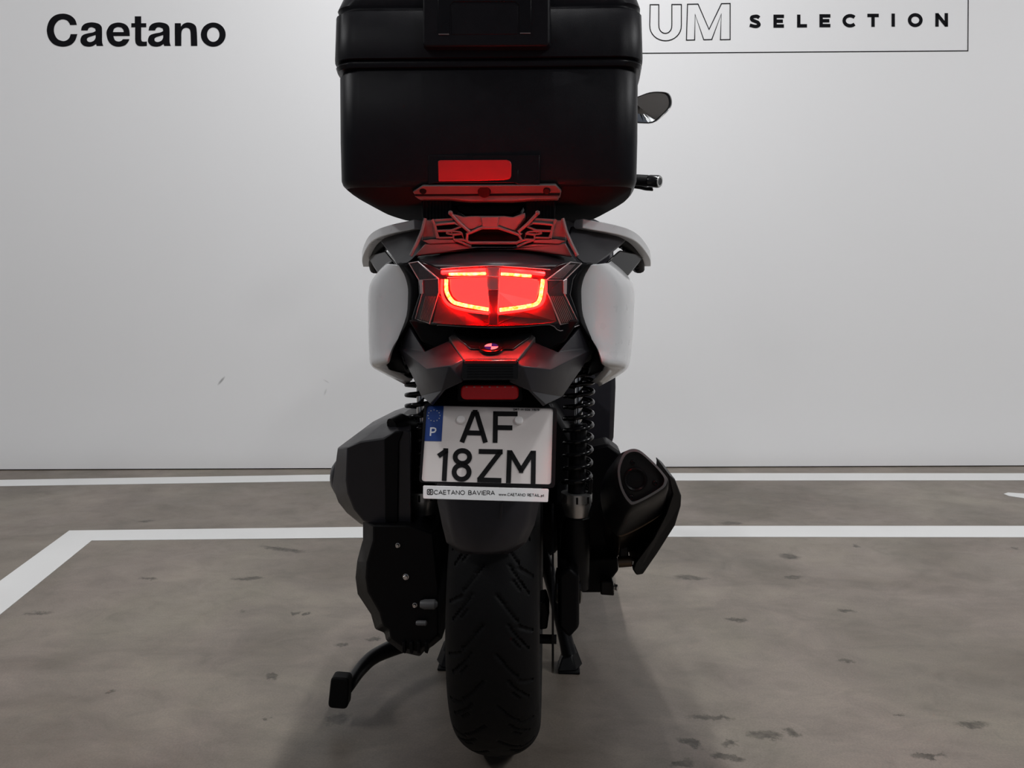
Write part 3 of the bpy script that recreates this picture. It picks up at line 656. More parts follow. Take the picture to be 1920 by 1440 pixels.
for si, p in enumerate(ind):
    il = obj('indicator_lens', P(c3(p), lambda u, v: yt(u) + 0.012, 0.02), 'smoke_lens', tl, smooth=0, bevel=0.002); il['label'] = 'clear indicator lens over a dark reflector'
    q = c3(p); ptube(p + [p[0]], 0.0010, 'clear_edge', 'lens_edge', tl, 0.011, 1, 6)
    mid = [(300, 206), (468, 196)] if si == 0 else [(1392, 206), (1545, 208)]
    ptube(mid, 0.0006, 'lens_grey', 'lens_edge', tl, 0.0105, 1, 6)
    blk = [(303, 206), (332, 206), (336, 325), (308, 325)] if si == 0 else [(1535, 210), (1570, 190), (1566, 330), (1538, 326)]
    obj('indicator_side_block', P(c3(blk), lambda u, v: yt(u) + 0.009, 0.012), 'clear_edge', tl, smooth=0, bevel=0.001)
    for t in range(8):
        f = (t + 1) / 9
        if si == 0: a, b = (345 + f * 110, 345), (300 + f * 95, 540 + f * 25)
        else: a, b = (1405 + f * 140, 345), (1500 + f * 140, 575 - f * 20)
        ptube([a, b], 0.0005, 'lens_grey', 'reflector_flute', tl, 0.0108, 1, 5)
        if si == 1: ptube([(1410 + f * 130, 192), (1560 + f * 90, 80 - f * 10)], 0.0004, 'lens_grey', 'reflector_flute', tl, 0.0108, 1, 5)
# clear cover over everything
cov = []
for i in range(17):
    u = 785 + (1066 - 785) * i / 16; f = abs(i - 8) / 8
    cov.append([L(u, 503 - 2 * (1 - f), yt(u) - 0.001), L(u, 540, yt(u) - 0.007), L(u, 580, yt(u) - 0.006), L(u, 606 + 4 * (1 - f), yt(u) + 0.010)])
cv = obj('lens_cover', loft(cov), 'clear', tl, smooth=40); cv['label'] = 'clear lens cover'

# ---- tail panel between lamp and rack
rows = []
for (v0, dy) in ((500, 0.034), (488, 0.065), (476, 0.115), (468, 0.155)):
    row = []
    for i in range(13):
        f = -1 + i / 6; hw = {500: 162, 488: 160, 476: 150, 468: 128}[v0]; u = 925 + f * hw
        row.append(L(u, v0 + (6 if v0 < 490 else -4) * f * f, yt(u) + dy))
    rows.append(row)
o = obj('tail_top_panel', loft(rows), 'dark', sc, solid=0.005, smooth=40); o['label'] = 'curved dark panel above the tail light'

# ---- side panels
inner = [(744, 497), (754, 513), (761, 535), (762, 556), (759, 592), (745, 627), (730, 655), (722.5, 680), (728, 692, -0.13), (765, 715.5, -0.02)]
outer = [(744, 490), (722, 508), (705, 527), (700, 548), (700, 572), (703, 622), (708, 664), (714, 684), (728, 698), (765, 720, 0.03)]
r0 = [L(p[0], p[1], p[2] if len(p) > 2 else -0.185) for p in inner]; r2 = [L(p[0], p[1], 0.03) for p in outer]
r1 = []
for a, b in zip(r0, r2): r1.append(Vector((a.x * 0.30 + b.x * 0.70 , a.y * 0.72 + b.y * 0.28, a.z * 0.5 + b.z * 0.5)))
for i in range(len(r1)): r1[i].z = r0[i].z * 0.6 + r2[i].z * 0.4
r3 = [Vector((p.x * 0.97, 0.22, p.z + 0.012 * (i - 4) / 4)) for i, p in enumerate(r2)]
r4 = [Vector((p.x * 0.80, 0.48, 0.62 + (p.z - 0.62) * 0.62 + 0.03)) for i, p in enumerate(r2)]
rin = [Vector((p.x * 0.97, p.y + 0.018, p.z)) for p in r0]
def dens(rows, n=4): return [smoothpath(r, n) for r in rows]
def across(rows, n=4):
    cols = list(zip(*rows)); cols = [smoothpath(c, n) for c in cols]; return [list(r) for r in zip(*cols)]
pv = loft(across(dens([rin, r0, r1, r2, r3, r4]), 4))
for vf, nm in zip(SX(pv), ('left', 'right')):
    o = obj('side_panel', vf, 'grey', sc, solid=0.004, smooth=45); o['label'] = 'smooth light grey side panel'
# black inner trim between panel and lamp
ti = [(744, 495, -0.182), (757, 513, -0.186), (764, 535, -0.188), (765, 556, -0.188), (762, 592, -0.186), (748, 627, -0.182), (733, 655, -0.18), (726, 681, -0.178), (732, 694, -0.165)]
tj = [(768, 492, -0.19), (779, 512, -0.20), (785, 530, -0.205), (785, 556, -0.205), (779, 592, -0.20), (768, 618, -0.185), (752, 650, -0.155), (756, 678, -0.14), (768, 702, -0.10)]
tm_ = [((a[0] + b[0]) / 2 - 3, (a[1] + b[1]) / 2, (a[2] + b[2]) / 2 - 0.008) for a, b in zip(ti, tj)]
tv = loft(across(dens([MV(ti), MV(tm_), MV(tj)], 3), 3))
for vf in SX(tv):
    o = obj('panel_trim', vf, 'black', sc, solid=0.004, smooth=45); o['label'] = 'dark trim strip along the inner edge of the side panel'
# inner bodywork behind the trim (wheel arch)
ar = [[Vector((x * s, y, z)) for x, z in ((-0.232, 0.82), (-0.222, 0.745), (-0.17, 0.715), (-0.10, 0.69), (0, 0.685), (0.10, 0.69), (0.17, 0.715), (0.222, 0.745), (0.232, 0.82), (0.16, 0.88), (0, 0.895), (-0.16, 0.88))] for y, s in ((-0.17, 0.72), (-0.10, 0.90), (0.02, 1.0), (0.25, 0.98), (0.50, 0.8))]
o = obj('under_seat_body', loft(ar, True, True), 'black', sc, smooth=40); o['label'] = 'black bodywork under the seat'

# ---- grab rails
rail = [(786, 421, -0.09), (766, 425.5, -0.07), (745, 430, -0.045), (722, 437, -0.01), (706, 447, 0.025), (696, 462, 0.06), (690, 480, 0.10), (692, 494, 0.13)]
rp = [p for p in smoothpath(MV(rail), 5)]
def sweep(path, prof):
    rows = []; n = len(path); upv = Vector((0, 0, 1))
    for i, p in enumerate(path):
        t = (path[min(i + 1, n - 1)] - path[max(i - 1, 0)]).normalized(); sd = t.cross(upv).normalized(); uu = sd.cross(t)
        rows.append([p + sd * a + uu * b for a, b in prof])
    return loft(rows, True, True)
rv = sweep(rp, [(-0.012, -0.0085), (0.008, -0.0085), (0.012, -0.005), (0.012, 0.004), (0.008, 0.0085), (-0.012, 0.0085)])
for vf in SX(rv):
    g = obj('grab_rail', vf, 'grey', sc, smooth=50, bevel=0.0015); g['label'] = 'light grey grab rail'
    sgn = 1 if vf is rv else -1
    fl = (lambda q: q) if sgn == 1 else mirror
    ul = tube([p + Vector((0.012, 0.012, -0.012)) for p in rp[14:]], 0.010, 12, True, (1.3, 1.0))
    obj('rail_underside', fl(ul), 'black', g, smooth=50)
    for t in range(9):
        p = rp[17 + 2 * t]; obj('grip_rib', fl(box(p + Vector((0.016, 0.004, -0.013)), (0.014, 0.004, 0.016), Matrix.Rotation(R(35), 3, 'Y'))), 'black', g, bevel=0.001)
    obj('rail_strut', fl(P([(712, 452, 0.02), (722, 444, 0.0), (745, 436, -0.035), (772, 430, -0.065), (800, 425, -0.085), (803, 456, -0.13), (786, 474, -0.16), (772, 486, -0.175), (762, 494, -0.175), (745, 498, -0.14), (732, 478, -0.06)], 0, 0.03)), 'dark', g, smooth=25, bevel=0.003)
    obj('rail_end', fl(P([(690, 484, 0.09), (700, 476, 0.06), (722, 470, 0.0), (744, 497, -0.06), (722, 512, 0.0), (712, 518, 0.04)], 0, 0.03)), 'black_gloss', g, smooth=25, bevel=0.003)

# ---- luggage rack: cast arms and webs
c6 = lambda pts: [(760 + x / 6, 340 + y / 6) for x, y in pts]
def bar(pts, y0, y1, r, m='rack'):
    q = c6(pts); n = len(q)
    return tube([L(u, v, y0 + (y1 - y0) * i / max(1, n - 1)) for i, (u, v) in enumerate(q)], r, 6)
def yr(u, v): return -0.182 - (470 - v) * 0.00012            # rear face of the rack leans back a little
def rb(pts, r, closed=False):
    q = c6(pts)
    if closed: q = q + [q[0]]
    return tube([L(u, v, yr(u, v)) for u, v in q], r, 8)
mx6 = lambda pts: [(1996 - x, y) for x, y in pts]
rk_hex = P(c6([(690, 672), (700, 590), (862, 522), (1048, 522), (1275, 600), (1308, 660), (1255, 692), (730, 692)]), yr, 0.002)
rack = obj('luggage_rack', P(c6([(490, 350), (650, 396), (740, 388), (1110, 388), (1210, 400), (1350, 350), (1345, 400), (1225, 560), (1060, 520), (1040, 515), (865, 515), (840, 520), (690, 560), (560, 430)]), lambda u, v: yr(u, v) + 0.004, 0.05), 'rack', sc, smooth=20, bevel=0.002)
rack['label'] = 'cast luggage rack lit red by the lamp'
obj('rack_centre_bar', P(c6([(845, 395), (1055, 395), (1040, 518), (866, 518)]), lambda u, v: yr(u, v) - 0.002, 0.02), 'rack', rack, bevel=0.002, smooth=20)
for pts, r in (([(690, 672), (700, 590), (862, 522), (1048, 522), (1275, 600), (1308, 660), (1255, 692), (730, 692)], 0.0028),):
    obj('rack_opening_rim', rb(pts, r, True), 'rack', rack)
for mir in (False, True):
    f = mx6 if mir else (lambda q: q)
    for pts, r, cl in (([(325, 490), (430, 478), (560, 468), (625, 510), (520, 552), (345, 558)], 0.0022, True), ([(345, 560), (520, 555), (535, 632), (380, 636)], 0.0020, True), ([(540, 600), (640, 590), (660, 660), (545, 655)], 0.0022, True), ([(500, 352), (620, 480), (720, 565), (690, 600)], 0.003, False), ([(550, 660), (640, 690), (740, 735), (745, 690), (640, 655)], 0.0022, True), ([(300, 430), (330, 490), (365, 640)], 0.0026, False)):
        obj('rack_web', rb(f(pts), r, cl), 'rack', rack)
    obj('rack_eye', tube([L(u, v, yr(u, v) - 0.001) for u, v in c6(f([(545 + 85 * math.cos(R(t)), 580 + 16 * math.sin(R(t))) for t in range(0, 361, 24)]))], 0.0015, 6), 'rack', rack)
    obj('rack_arm', tube([L(u, v, y) for (u, v), y in zip(c6(f([(225, 420), (190, 560), (130, 700), (60, 840)])), (-0.175, -0.18, -0.187, -0.19))], 0.0032, 8), 'rack', rack)
    obj('rack_step', P(c6(f([(190, 668), (300, 650), (545, 655), (560, 690), (270, 705)])), lambda u, v: yr(u, v), 0.02), 'rack', rack, bevel=0.001)
    obj('rack_pad', P(c6(f([(300, 425), (530, 410), (560, 465), (330, 488)])), lambda u, v: yr(u, v) + 0.004, 0.02), 'rack', rack, bevel=0.002)
    obj('rack_side_web', P(c6(f([(210, 430), (300, 440), (330, 500), (365, 640), (180, 668)])), lambda u, v: yr(u, v) + 0.012, 0.02), 'rack', rack, bevel=0.002)
    obj('rack_tip', lathe([(-0.004, 0.002), (-0.002, 0.004), (0.002, 0.004), (0.004, 0.002)], L(*c6(f([(508, 355)]))[0], -0.192), (0, 1, 0), 12), 'rack', rack)
obj('rack_rear_edge', P(c6([(100, 838), (220, 700), (265, 705), (560, 692), (740, 742), (1250, 742), (1440, 700), (1740, 705), (1800, 690), (1880, 848), (1500, 790), (1190, 758), (820, 758), (480, 795)]), lambda u, v: yr(u, v) + 0.002, 0.03), 'rack', rack, smooth=20, bevel=0.002)
obj('rack_deck', box((0, -0.03, 0.955), (0.24, 0.22, 0.016)), 'black', rack, bevel=0.003)
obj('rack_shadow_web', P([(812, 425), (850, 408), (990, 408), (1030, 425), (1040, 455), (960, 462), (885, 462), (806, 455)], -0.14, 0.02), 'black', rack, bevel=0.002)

# ---- shock absorbers
def shock(sx, nm):
    x = -0.162 if sx < 0 else 0.150; top = Vector((x, 0.02, 0.72)); bot = Vector((x * 0.93, 0.0, 0.28)); ax = (top - bot).normalized(); ln = (top - bot).length
    at = lambda t: bot + ax * (ln * t)
    s = obj('shock_absorber', join(lathe([(0, 0.028), (0.10, 0.028), (0.132, 0.026), (0.136, 0.018), (0.165, 0.018)], bot, ax, 24), lathe([(0.17, 0.017), (0.31, 0.017), (0.31, 0.012)], bot, ax, 20), lathe([(0.31, 0.0065), (0.44, 0.0065)], bot, ax, 12)), 'iron', sc, smooth=40)
    s['label'] = 'black coil spring shock absorber'
    obj('collar_cup', lathe([(0.134, 0.0225), (0.140, 0.0235), (0.156, 0.0285), (0.162, 0.0285)], bot, ax, 28, False), 'silver', s, smooth=40)
    obj('shock_rod', lathe([(0.305, 0.0075), (0.435, 0.0075)], bot, ax, 16), 'chrome', s)
    obj('adjuster_collar', join(lathe([(0.135, 0.022), (0.16, 0.025), (0.162, 0.030), (0.178, 0.030), (0.178, 0.02)], bot, ax, 28)), 'silver', s, smooth=40)
    for k in range(8):
        a = R(45 * k); obj('collar_notch', box(bot + ax * 0.170 + Vector((math.cos(a), math.sin(a), 0)) * 0.0300, (0.004, 0.004, 0.012)), 'iron', s, smooth=0)
    e = Vector((1, 0, 0)); f = ax.cross(e).normalized(); pts = []; n = 320; turns = 12.0; h = 0
    for i in range(n + 1):
        t = i / n; u_ = t * turns
        hh = 0.185 + 0.245 * (t if t < 0.55 else 0.55 + (t - 0.55) * 0.86 + 0.0)
        hh = 0.185 + 0.250 * (1 - (1 - t) ** 1.25)
        pts.append(bot + ax * hh + (e * math.cos(2 * math.pi * u_) + f * math.sin(2 * math.pi * u_)) * 0.0265)
    obj('coil_spring', tube(pts, 0.0046, 8), 'black_gloss', s, smooth=60)
shock(-1, 'l'); shock(1, 'r')

# ---- air box (left, above the transmission)
def ringpx(px, y, dx=0.0): return [L(u, v, y) + Vector((dx, 0, 0)) for u, v in px]
face = [(651, 839), (676, 828), (718, 822), (745, 808), (770, 808), (772, 985), (700, 985), (681, 976), (664, 955), (652, 925), (649, 900)]
body = [(633, 840), (672, 811), (716, 795), (742, 788), (770, 794), (772, 990), (702, 990), (675, 982), (650, 962), (634, 942), (623, 912)]
r_a = ringpx(face, -0.075); r_b = ringpx(body, -0.02); r_c = [Vector((p.x, 0.10, p.z)) for p in r_b]; r_d = [Vector((p.x * 0.98, 0.30, 0.49 + (p.z - 0.49) * 0.9)) for p in r_b]
ab = obj('air_box', loft([r_a, r_b, r_c, r_d], True, True), 'dark', sc, smooth=22, bevel=0.0025); ab['label'] = 'black angular air box on the side'
obj('air_box_boss', lathe([(0, 0.040), (0.012, 0.036), (0.022, 0.022), (0.024, 0.004)], L(632, 893, 0.03) + Vector((0.014, 0, 0)), (-1, 0, 0), 24), 'dark', ab, smooth=40)
obj('air_box_snorkel', tube([L(735, 800, -0.045), L(752, 792, -0.03), L(768, 798, -0.01), L(778, 815, 0.03)], [0.016, 0.017, 0.016, 0.014], 14), 'black', ab)
obj('air_box_lip', P([(720, 823), (740, 809), (756, 809), (748, 830), (746, 980), (722, 980)], -0.079, 0.02), 'black', ab, bevel=0.002)
# ---- transmission case
tr_px = [(680, 975), (680, 1013), (669, 1054), (666, 1083), (670, 1114), (695, 1152), (703, 1180), (721, 1187), (724, 1201), (752, 1223), (787, 1231), (795, 1222), (812, 1211), (830, 1196), (832, 1100), (822, 990), (760, 970)]
tr_in = [(700, 985), (700, 1013), (688, 1054), (686, 1083), (690, 1110), (712, 1148), (718, 1172), (730, 1180), (732, 1196), (757, 1214), (784, 1222), (790, 1214), (806, 1205), (822, 1190), (822, 1100), (812, 1000), (765, 985)]
a_r = ringpx(tr_in, -0.10); b_r = ringpx(tr_px, -0.05); c_r = [Vector((p.x, 0.10, p.z)) for p in b_r]; d_r = [Vector((p.x * 0.96, 0.45, 0.34 + (p.z - 0.30) * 0.85)) for p in b_r]
tr = obj('transmission_case', loft([a_r, b_r, c_r, d_r], True, True), 'black', sc, smooth=25, bevel=0.003); tr['label'] = 'black transmission case beside the rear wheel'
for u, v, r in ((761, 1081, 0.0045), (778, 1134, 0.0035), (746, 1022, 0.0035)):
    obj('case_bolt', bolt(L(u, v, -0.10), (0, -1, 0), r, 0.006), 'steel', tr, smooth=30)
obj('drain_plug', lathe([(0, 0.006), (0.008, 0.0085), (0.026, 0.0085), (0.031, 0.004)], L(788, 1133, -0.108), (1, 0, 0.02), 16), 'exh_rim', tr)
obj('drain_plug', lathe([(0, 0.003), (0.003, 0.0045), (0.018, 0.0045), (0.02, 0.002)], L(780, 1168, -0.108), (1, 0, 0), 12), 'exh_rim', tr)
for t in range(4): obj('case_rib', P([(754 + t * 14, 1205), (760 + t * 14, 1205), (760 + t * 14, 1226), (754 + t * 14, 1224)], -0.108, 0.02), 'black', tr, bevel=0.001)
# engine block and swing arm
o = obj('engine_block', loft([[Vector((x * s, y, z)) for x, z in ((-0.13, 0.26), (-0.14, 0.52), (-0.10, 0.58), (0.10, 0.58), (0.15, 0.50), (0.15, 0.27), (0.10, 0.22), (-0.10, 0.22))] for y, s in ((0.33, 0.95), (0.40, 1.0), (0.62, 1.0), (0.72, 0.85))], True, True), 'black', sc, bevel=0.01); o['label'] = 'black engine block in front of the wheel'
sw = obj('swing_arm', loft([[Vector((x, y, z + dz)) for x, z in ((0.108, 0.235), (0.108, 0.33), (0.128, 0.345), (0.146, 0.33), (0.146, 0.235), (0.128, 0.215))] for y, dz in ((-0.075, 0), (-0.06, 0.0), (0.08, 0.0), (0.40, 0.08))], True, True), 'black', sc, bevel=0.006); sw['label'] = 'black swing arm on the exhaust side'
obj('swing_arm_boss', lathe([(-0.012, 0.020), (-0.010, 0.032), (0.035, 0.032), (0.038, 0.026), (0.038, 0.01)], (0.115, 0.0, AXZ), (1, 0, 0), 28), 'black_gloss', sw)
obj('axle_nut', lathe([(0, 0.014), (0.008, 0.0135), (0.012, 0.010), (0.013, 0.003)], L(1086, 1087, 0.0), (1, -0.25, 0), 16), 'steel', sw)
obj('brake_caliper', P([(1012, 1130), (1024, 1128), (1030, 1150), (1026, 1180), (1012, 1182)], -0.10, 0.06), 'iron', sw, bevel=0.003)
obj('caliper_pin', lathe([(0, 0.008), (0.03, 0.008)], L(1012, 1198, -0.09), (1, 0, 0), 12), 'iron', sw)
obj('hose_clip', P([(1104, 897), (1112, 899), (1108, 940), (1102, 938)], 0.0, 0.01), 'iron', sw, bevel=0.001)

# ---- exhaust
tri = [(1181, 842.5), (1193, 842), (1205, 848), (1225, 866), (1240, 882), (1250, 896), (1250, 906), (1243, 916), (1216, 933), (1188, 946), (1179, 942), (1170, 930), (1162, 911), (1158, 884), (1162, 864), (1170, 849)]
def tsec(s, y, du, dv, sy=None):
    cx, cy = 1200, 893
    return [L(cx + (u - cx) * s + du, cy + (v - cy) * (sy or s) + dv, y) for u, v in tri]
tri_s = [(p.x, p.y) for p in smoothpath([(u, v, 0) for u, v in tri], 3, True)]; tri = tri_s
mf = obj('muffler', loft([tsec(0.97, -0.200, 0, 0), tsec(1.05, -0.195, 0, 3), tsec(1.16, -0.16, -6, 12), tsec(1.30, -0.09, -18, 38, 1.26), tsec(1.30, -0.07, -20, 46, 1.26)], True, True), 'exhaust', sc, smooth=50)
mf['label'] = 'black muffler with three cornered end and grey rim'
obj('muffler_rear_shell', loft([tsec(1.22, -0.075, -18, 48, 1.22), tsec(1.10, 0.0, -22, 86, 1.12), tsec(0.90, 0.08, -30, 104, 0.90), tsec(0.45, 0.20, -55, 118, 0.5)], True, True), 'exh_steel', mf, smooth=50)
c_in = lambda s, y: tsec(s, y, 0, 0)
obj('muffler_rim', loft([c_in(1.0, -0.197), c_in(1.0, -0.206), c_in(0.90, -0.207), c_in(0.885, -0.198)], True), 'exh_rim', mf, smooth=40)
obj('muffler_end_plate', loft([c_in(0.89, -0.199), c_in(0.5, -0.197)], True, True), 'black_gloss', mf, smooth=0)
oc = L(1191, 898, -0.199)
obj('outlet_pipe', lathe([(0.0, 0.0185), (0.004, 0.0195), (0.006, 0.0175), (0.004, 0.0150), (-0.0, 0.0145)], oc, (0, -1, 0), 32, False), 'iron', mf, smooth=40)
obj('outlet_bore', lathe([(0.001, 0.0145), (0.0012, 0.001)], oc, (0, -1, 0), 24), 'ink', mf)
for u, v in ((1186, 867), (1228, 905), (1183, 932)):
    obj('muffler_screw', lathe([(0, 0.0045), (0.003, 0.0042), (0.004, 0.003), (0.002, 0.0015)], L(u, v, -0.199), (0, -1, 0), 10), 'iron', mf)
sh = [(1253, 888, -0.15), (1266, 899, -0.12), (1278, 930, -0.10), (1277, 949, -0.09), (1266, 986, -0.07), (1234, 1036, -0.04), (1206, 1077, -0.02), (1193, 1079, -0.02), (1186, 1068, -0.03), (1190, 1055, -0.04), (1225, 1010, -0.08), (1248, 965, -0.11), (1260, 925, -0.14)]
hs = obj('heat_shield', P(sh, 0, 0.16, 0.95), 'black', mf, smooth=25, bevel=0.003); hs['label'] = 'black heat shield along the outside of the muffler'
obj('exhaust_pipe', tube(smoothpath([(0.20, 0.20, 0.36), (0.18, 0.32, 0.30), (0.12, 0.45, 0.27), (0.05, 0.55, 0.28)], 5), 0.022, 16), 'exh_steel', mf)
o = obj('exhaust_guard', P([(1096, 842), (1140, 832), (1165, 850), (1172, 1000), (1150, 1062), (1096, 1090)], 0.10, 0.08), 'black', sc, bevel=0.006); o['label'] = 'black guard between shock absorber and muffler'
ex_b = obj('exhaust_bracket', P([(1088, 1050), (1158, 1046), (1160, 1070), (1128, 1112), (1088, 1112)], 0.06, 0.03), 'black', sc, bevel=0.004); ex_b['label'] = 'black exhaust bracket with bolts'
obj('clamp', lathe([(-0.012, 0.010), (0.012, 0.010)], L(1171, 1053, -0.02), (1, 0, 0.1), 16), 'exh_steel', ex_b)
obj('clamp_bolt', bolt(L(1184, 1053, -0.02), (1, -0.4, 0), 0.0065, 0.006), 'steel', ex_b)
obj('clamp_post', P([(1163, 1025), (1178, 1025), (1180, 1062), (1161, 1062)], -0.02, 0.02), 'iron', ex_b, bevel=0.002)
obj('lower_clamp', P([(1126, 1090), (1150, 1090), (1152, 1118), (1126, 1116)], 0.02, 0.03), 'iron', ex_b, bevel=0.003)
obj('lower_clamp_bolt', bolt(L(1152, 1101, 0.01), (1, -0.4, 0), 0.006, 0.006), 'steel', ex_b)

# ---- centre stand, down on the floor
cs = obj('centre_stand', join(tube(smoothpath([(0.07, 0.34, 0.24), (0.10, 0.30, 0.16), (0.135, 0.255, 0.03)], 4), [0.016] * 8 + [0.018]), tube(smoothpath([(-0.07, 0.34, 0.24), (-0.10, 0.30, 0.16), (-0.135, 0.255, 0.03)], 4), [0.016] * 8 + [0.018]), tube([(-0.09, 0.32, 0.19), (0.09, 0.32, 0.19)], 0.012)), 'iron', sc, smooth=40)
cs['label'] = 'black centre stand with foot lever'
for s in (-1, 1):
    f = obj('stand_foot', prism([Vector((s * 0.108, 0.222, 0.006)), Vector((s * 0.150, 0.228, 0.006)), Vector((s * 0.166, 0.262, 0.006)), Vector((s * 0.112, 0.285, 0.006))], [Vector((s * 0.118, 0.238, 0.030)), Vector((s * 0.140, 0.240, 0.034)), Vector((s * 0.148, 0.258, 0.055)), Vector((s * 0.12, 0.27, 0.034))]), 'iron', cs, bevel=0.003)
    obj('stand_skid', box((s * 0.134, 0.252, 0.003), (0.048, 0.055, 0.006)), 'rubber', cs, bevel=0.002)
lv = obj('stand_lever', tube(smoothpath([L(760, 1205, 0.18), L(735, 1215, 0.16), L(700, 1232, 0.12), L(676, 1255, 0.08), L(655, 1285, 0.03), L(645, 1300, 0.02)], 5), [0.020, 0.019, 0.0185, 0.018, 0.0175, 0.017, 0.0165, 0.016, 0.0155, 0.015, 0.0148, 0.0145, 0.0142, 0.014, 0.0138, 0.0135, 0.013, 0.0128, 0.0125, 0.0122, 0.012, 0.0118, 0.0115, 0.011, 0.011, 0.011][:26], 14), 'iron', cs, smooth=50)
obj('lever_pad', P(rounded([(620, 1270), (655, 1273), (651, 1331), (614, 1328)], 9, 4), -0.005, 0.028), 'rubber', cs, bevel=0.004)

# ---- seat, tunnel, leg shield, front end
def sec(y, hw, z0, z1, ww=0.8): return [Vector((x, y, z)) for x, z in ((-hw, z0), (-hw * 1.02, (z0 + z1) / 2), (-hw * ww, z1 - 0.012), (-hw * 0.4, z1), (0, z1 + 0.004), (hw * 0.4, z1), (hw * ww, z1 - 0.012), (hw * 1.02, (z0 + z1) / 2), (hw, z0), (0, z0 - 0.005))]
o = obj('seat', loft([sec(-0.02, 0.11, 0.86, 0.90), sec(0.05, 0.15, 0.85, 0.915), sec(0.22, 0.165, 0.82, 0.905), sec(0.33, 0.165, 0.78, 0.86), sec(0.42, 0.16, 0.76, 0.80), sec(0.60, 0.14, 0.74, 0.785), sec(0.72, 0.09, 0.74, 0.78)], True, True), 'seat', sc, subsurf=1, smooth=60); o['label'] = 'black scooter seat'
o = obj('centre_tunnel', loft([sec(0.45, 0.175, 0.33, 0.70), sec(0.62, 0.165, 0.33, 0.70), sec(0.75, 0.13, 0.33, 0.62), sec(0.92, 0.14, 0.33, 0.62)], True, True), 'dark', sc, smooth=40, bevel=0.006); o['label'] = 'black tunnel between seat and leg shield'
o = obj('footboard', box((0, 0.70, 0.335), (0.50, 0.50, 0.05)), 'black', sc, bevel=0.012); o['label'] = 'black footboard'
ls = []
for z, hw, yb in ((0.30, 0.255, 0.93), (0.40, 0.283, 0.92), (0.55, 0.290, 0.93), (0.70, 0.290, 0.96), (0.85, 0.292, 0.99), (0.98, 0.290, 1.02), (1.06, 0.25, 1.04), (1.10, 0.17, 1.05)):
    ls.append([Vector((hw * f, yb + 0.05 * (1 - f * f) - 0.06 * (abs(f) ** 6), z)) for f in (-1, -0.93, -0.75, -0.5, -0.25, 0, 0.25, 0.5, 0.75, 0.93, 1)])
o = obj('leg_shield', loft(ls), 'dark', sc, solid=0.02, smooth=45, bevel=0.004); o['label'] = 'black leg shield beyond the rear wheel'
fa = [[Vector((x * s, y + t * 0.1, 0.45 + (z - 0.45) * h)) for x, z, t in ((-0.28, 0.42, 0), (-0.29, 0.70, 0), (-0.28, 0.95, -1), (-0.20, 1.06, -1), (0, 1.10, -1), (0.20, 1.06, -1), (0.28, 0.95, -1), (0.29, 0.70, 0), (0.28, 0.42, 0), (0, 0.40, 0))] for y, s, h in ((1.13, 0.95, 0.98), (1.24, 0.92, 1.0), (1.36, 0.74, 0.92), (1.50, 0.40, 0.80), (1.58, 0.12, 0.68))]
o = obj('front_fairing', loft(fa, True, True), 'grey', sc, subsurf=1, smooth=60); o['label'] = 'light grey front fairing'
o = obj('windscreen', loft([[Vector((x * w_, y + 0.5 * x * x, z)) for x in (-0.18, -0.12, -0.06, 0, 0.06, 0.12, 0.18)] for y, z, w_ in ((1.12, 1.08, 1.0), (1.08, 1.18, 1.0), (1.03, 1.28, 0.9), (1.00, 1.34, 0.7))]), 'clear', sc, solid=0.004, smooth=50); o['label'] = 'clear windscreen'
FW = Vector((0.03, 1.565, 0.305))
ftv = tyre(0.30, 0.062, 0.19, 160, 20, False)
STEER = R(-14); rotm = Matrix.Rotation(STEER, 3, 'Z')
def to_front(vf): return [rotm @ (Vector(p) - Vector((0, 0, AXZ))) + Vector((0, 1.565, 0.30)) for p in vf[0]], vf[1]
ft = obj('front_tyre', to_front(ftv), 'rubber', sc, smooth=50); ft['label'] = 'black front tyre'
obj('wheel_rim', to_front(lathe([(-0.045, 0.19), (-0.03, 0.172), (0.03, 0.172), (0.045, 0.19), (-0.045, 0.19)], (0, 0, AXZ), (1, 0, 0), 40, False)), 'black_gloss', ft)
for k in range(5):
    a = R(72 * k + 18); d = Vector((0, math.cos(a), math.sin(a))); obj('spoke', to_front(tube([Vector((0, 0, AXZ)) + d * 0.0, Vector((0, 0, AXZ)) + d * 0.176], 0.015, 8)), 'black_gloss', ft)
fk = obj('front_fork', join(tube([(-0.09, 1.555, 0.30), (-0.085, 1.32, 0.82)], 0.02, 14), tube([(0.09, 1.575, 0.30), (0.085, 1.32, 0.82)], 0.02, 14), tube([(-0.1, 1.32, 0.80), (0.1, 1.32, 0.80)], 0.022, 12)), 'iron', sc); fk['label'] = 'black front fork'
fm = []
for k in range(11):
    a = R(10 + 14 * k); fm.append([rotm @ Vector((x, -math.cos(a) * r, math.sin(a) * r)) + Vector((0, 1.565, 0.30)) for x, r in ((-0.075, 0.285), (-0.07, 0.315), (-0.04, 0.325), (0, 0.328), (0.04, 0.325), (0.07, 0.315), (0.075, 0.285))])
o = obj('front_mudguard', loft(fm), 'black', sc, solid=0.004, smooth=50); o['label'] = 'black front mudguard'

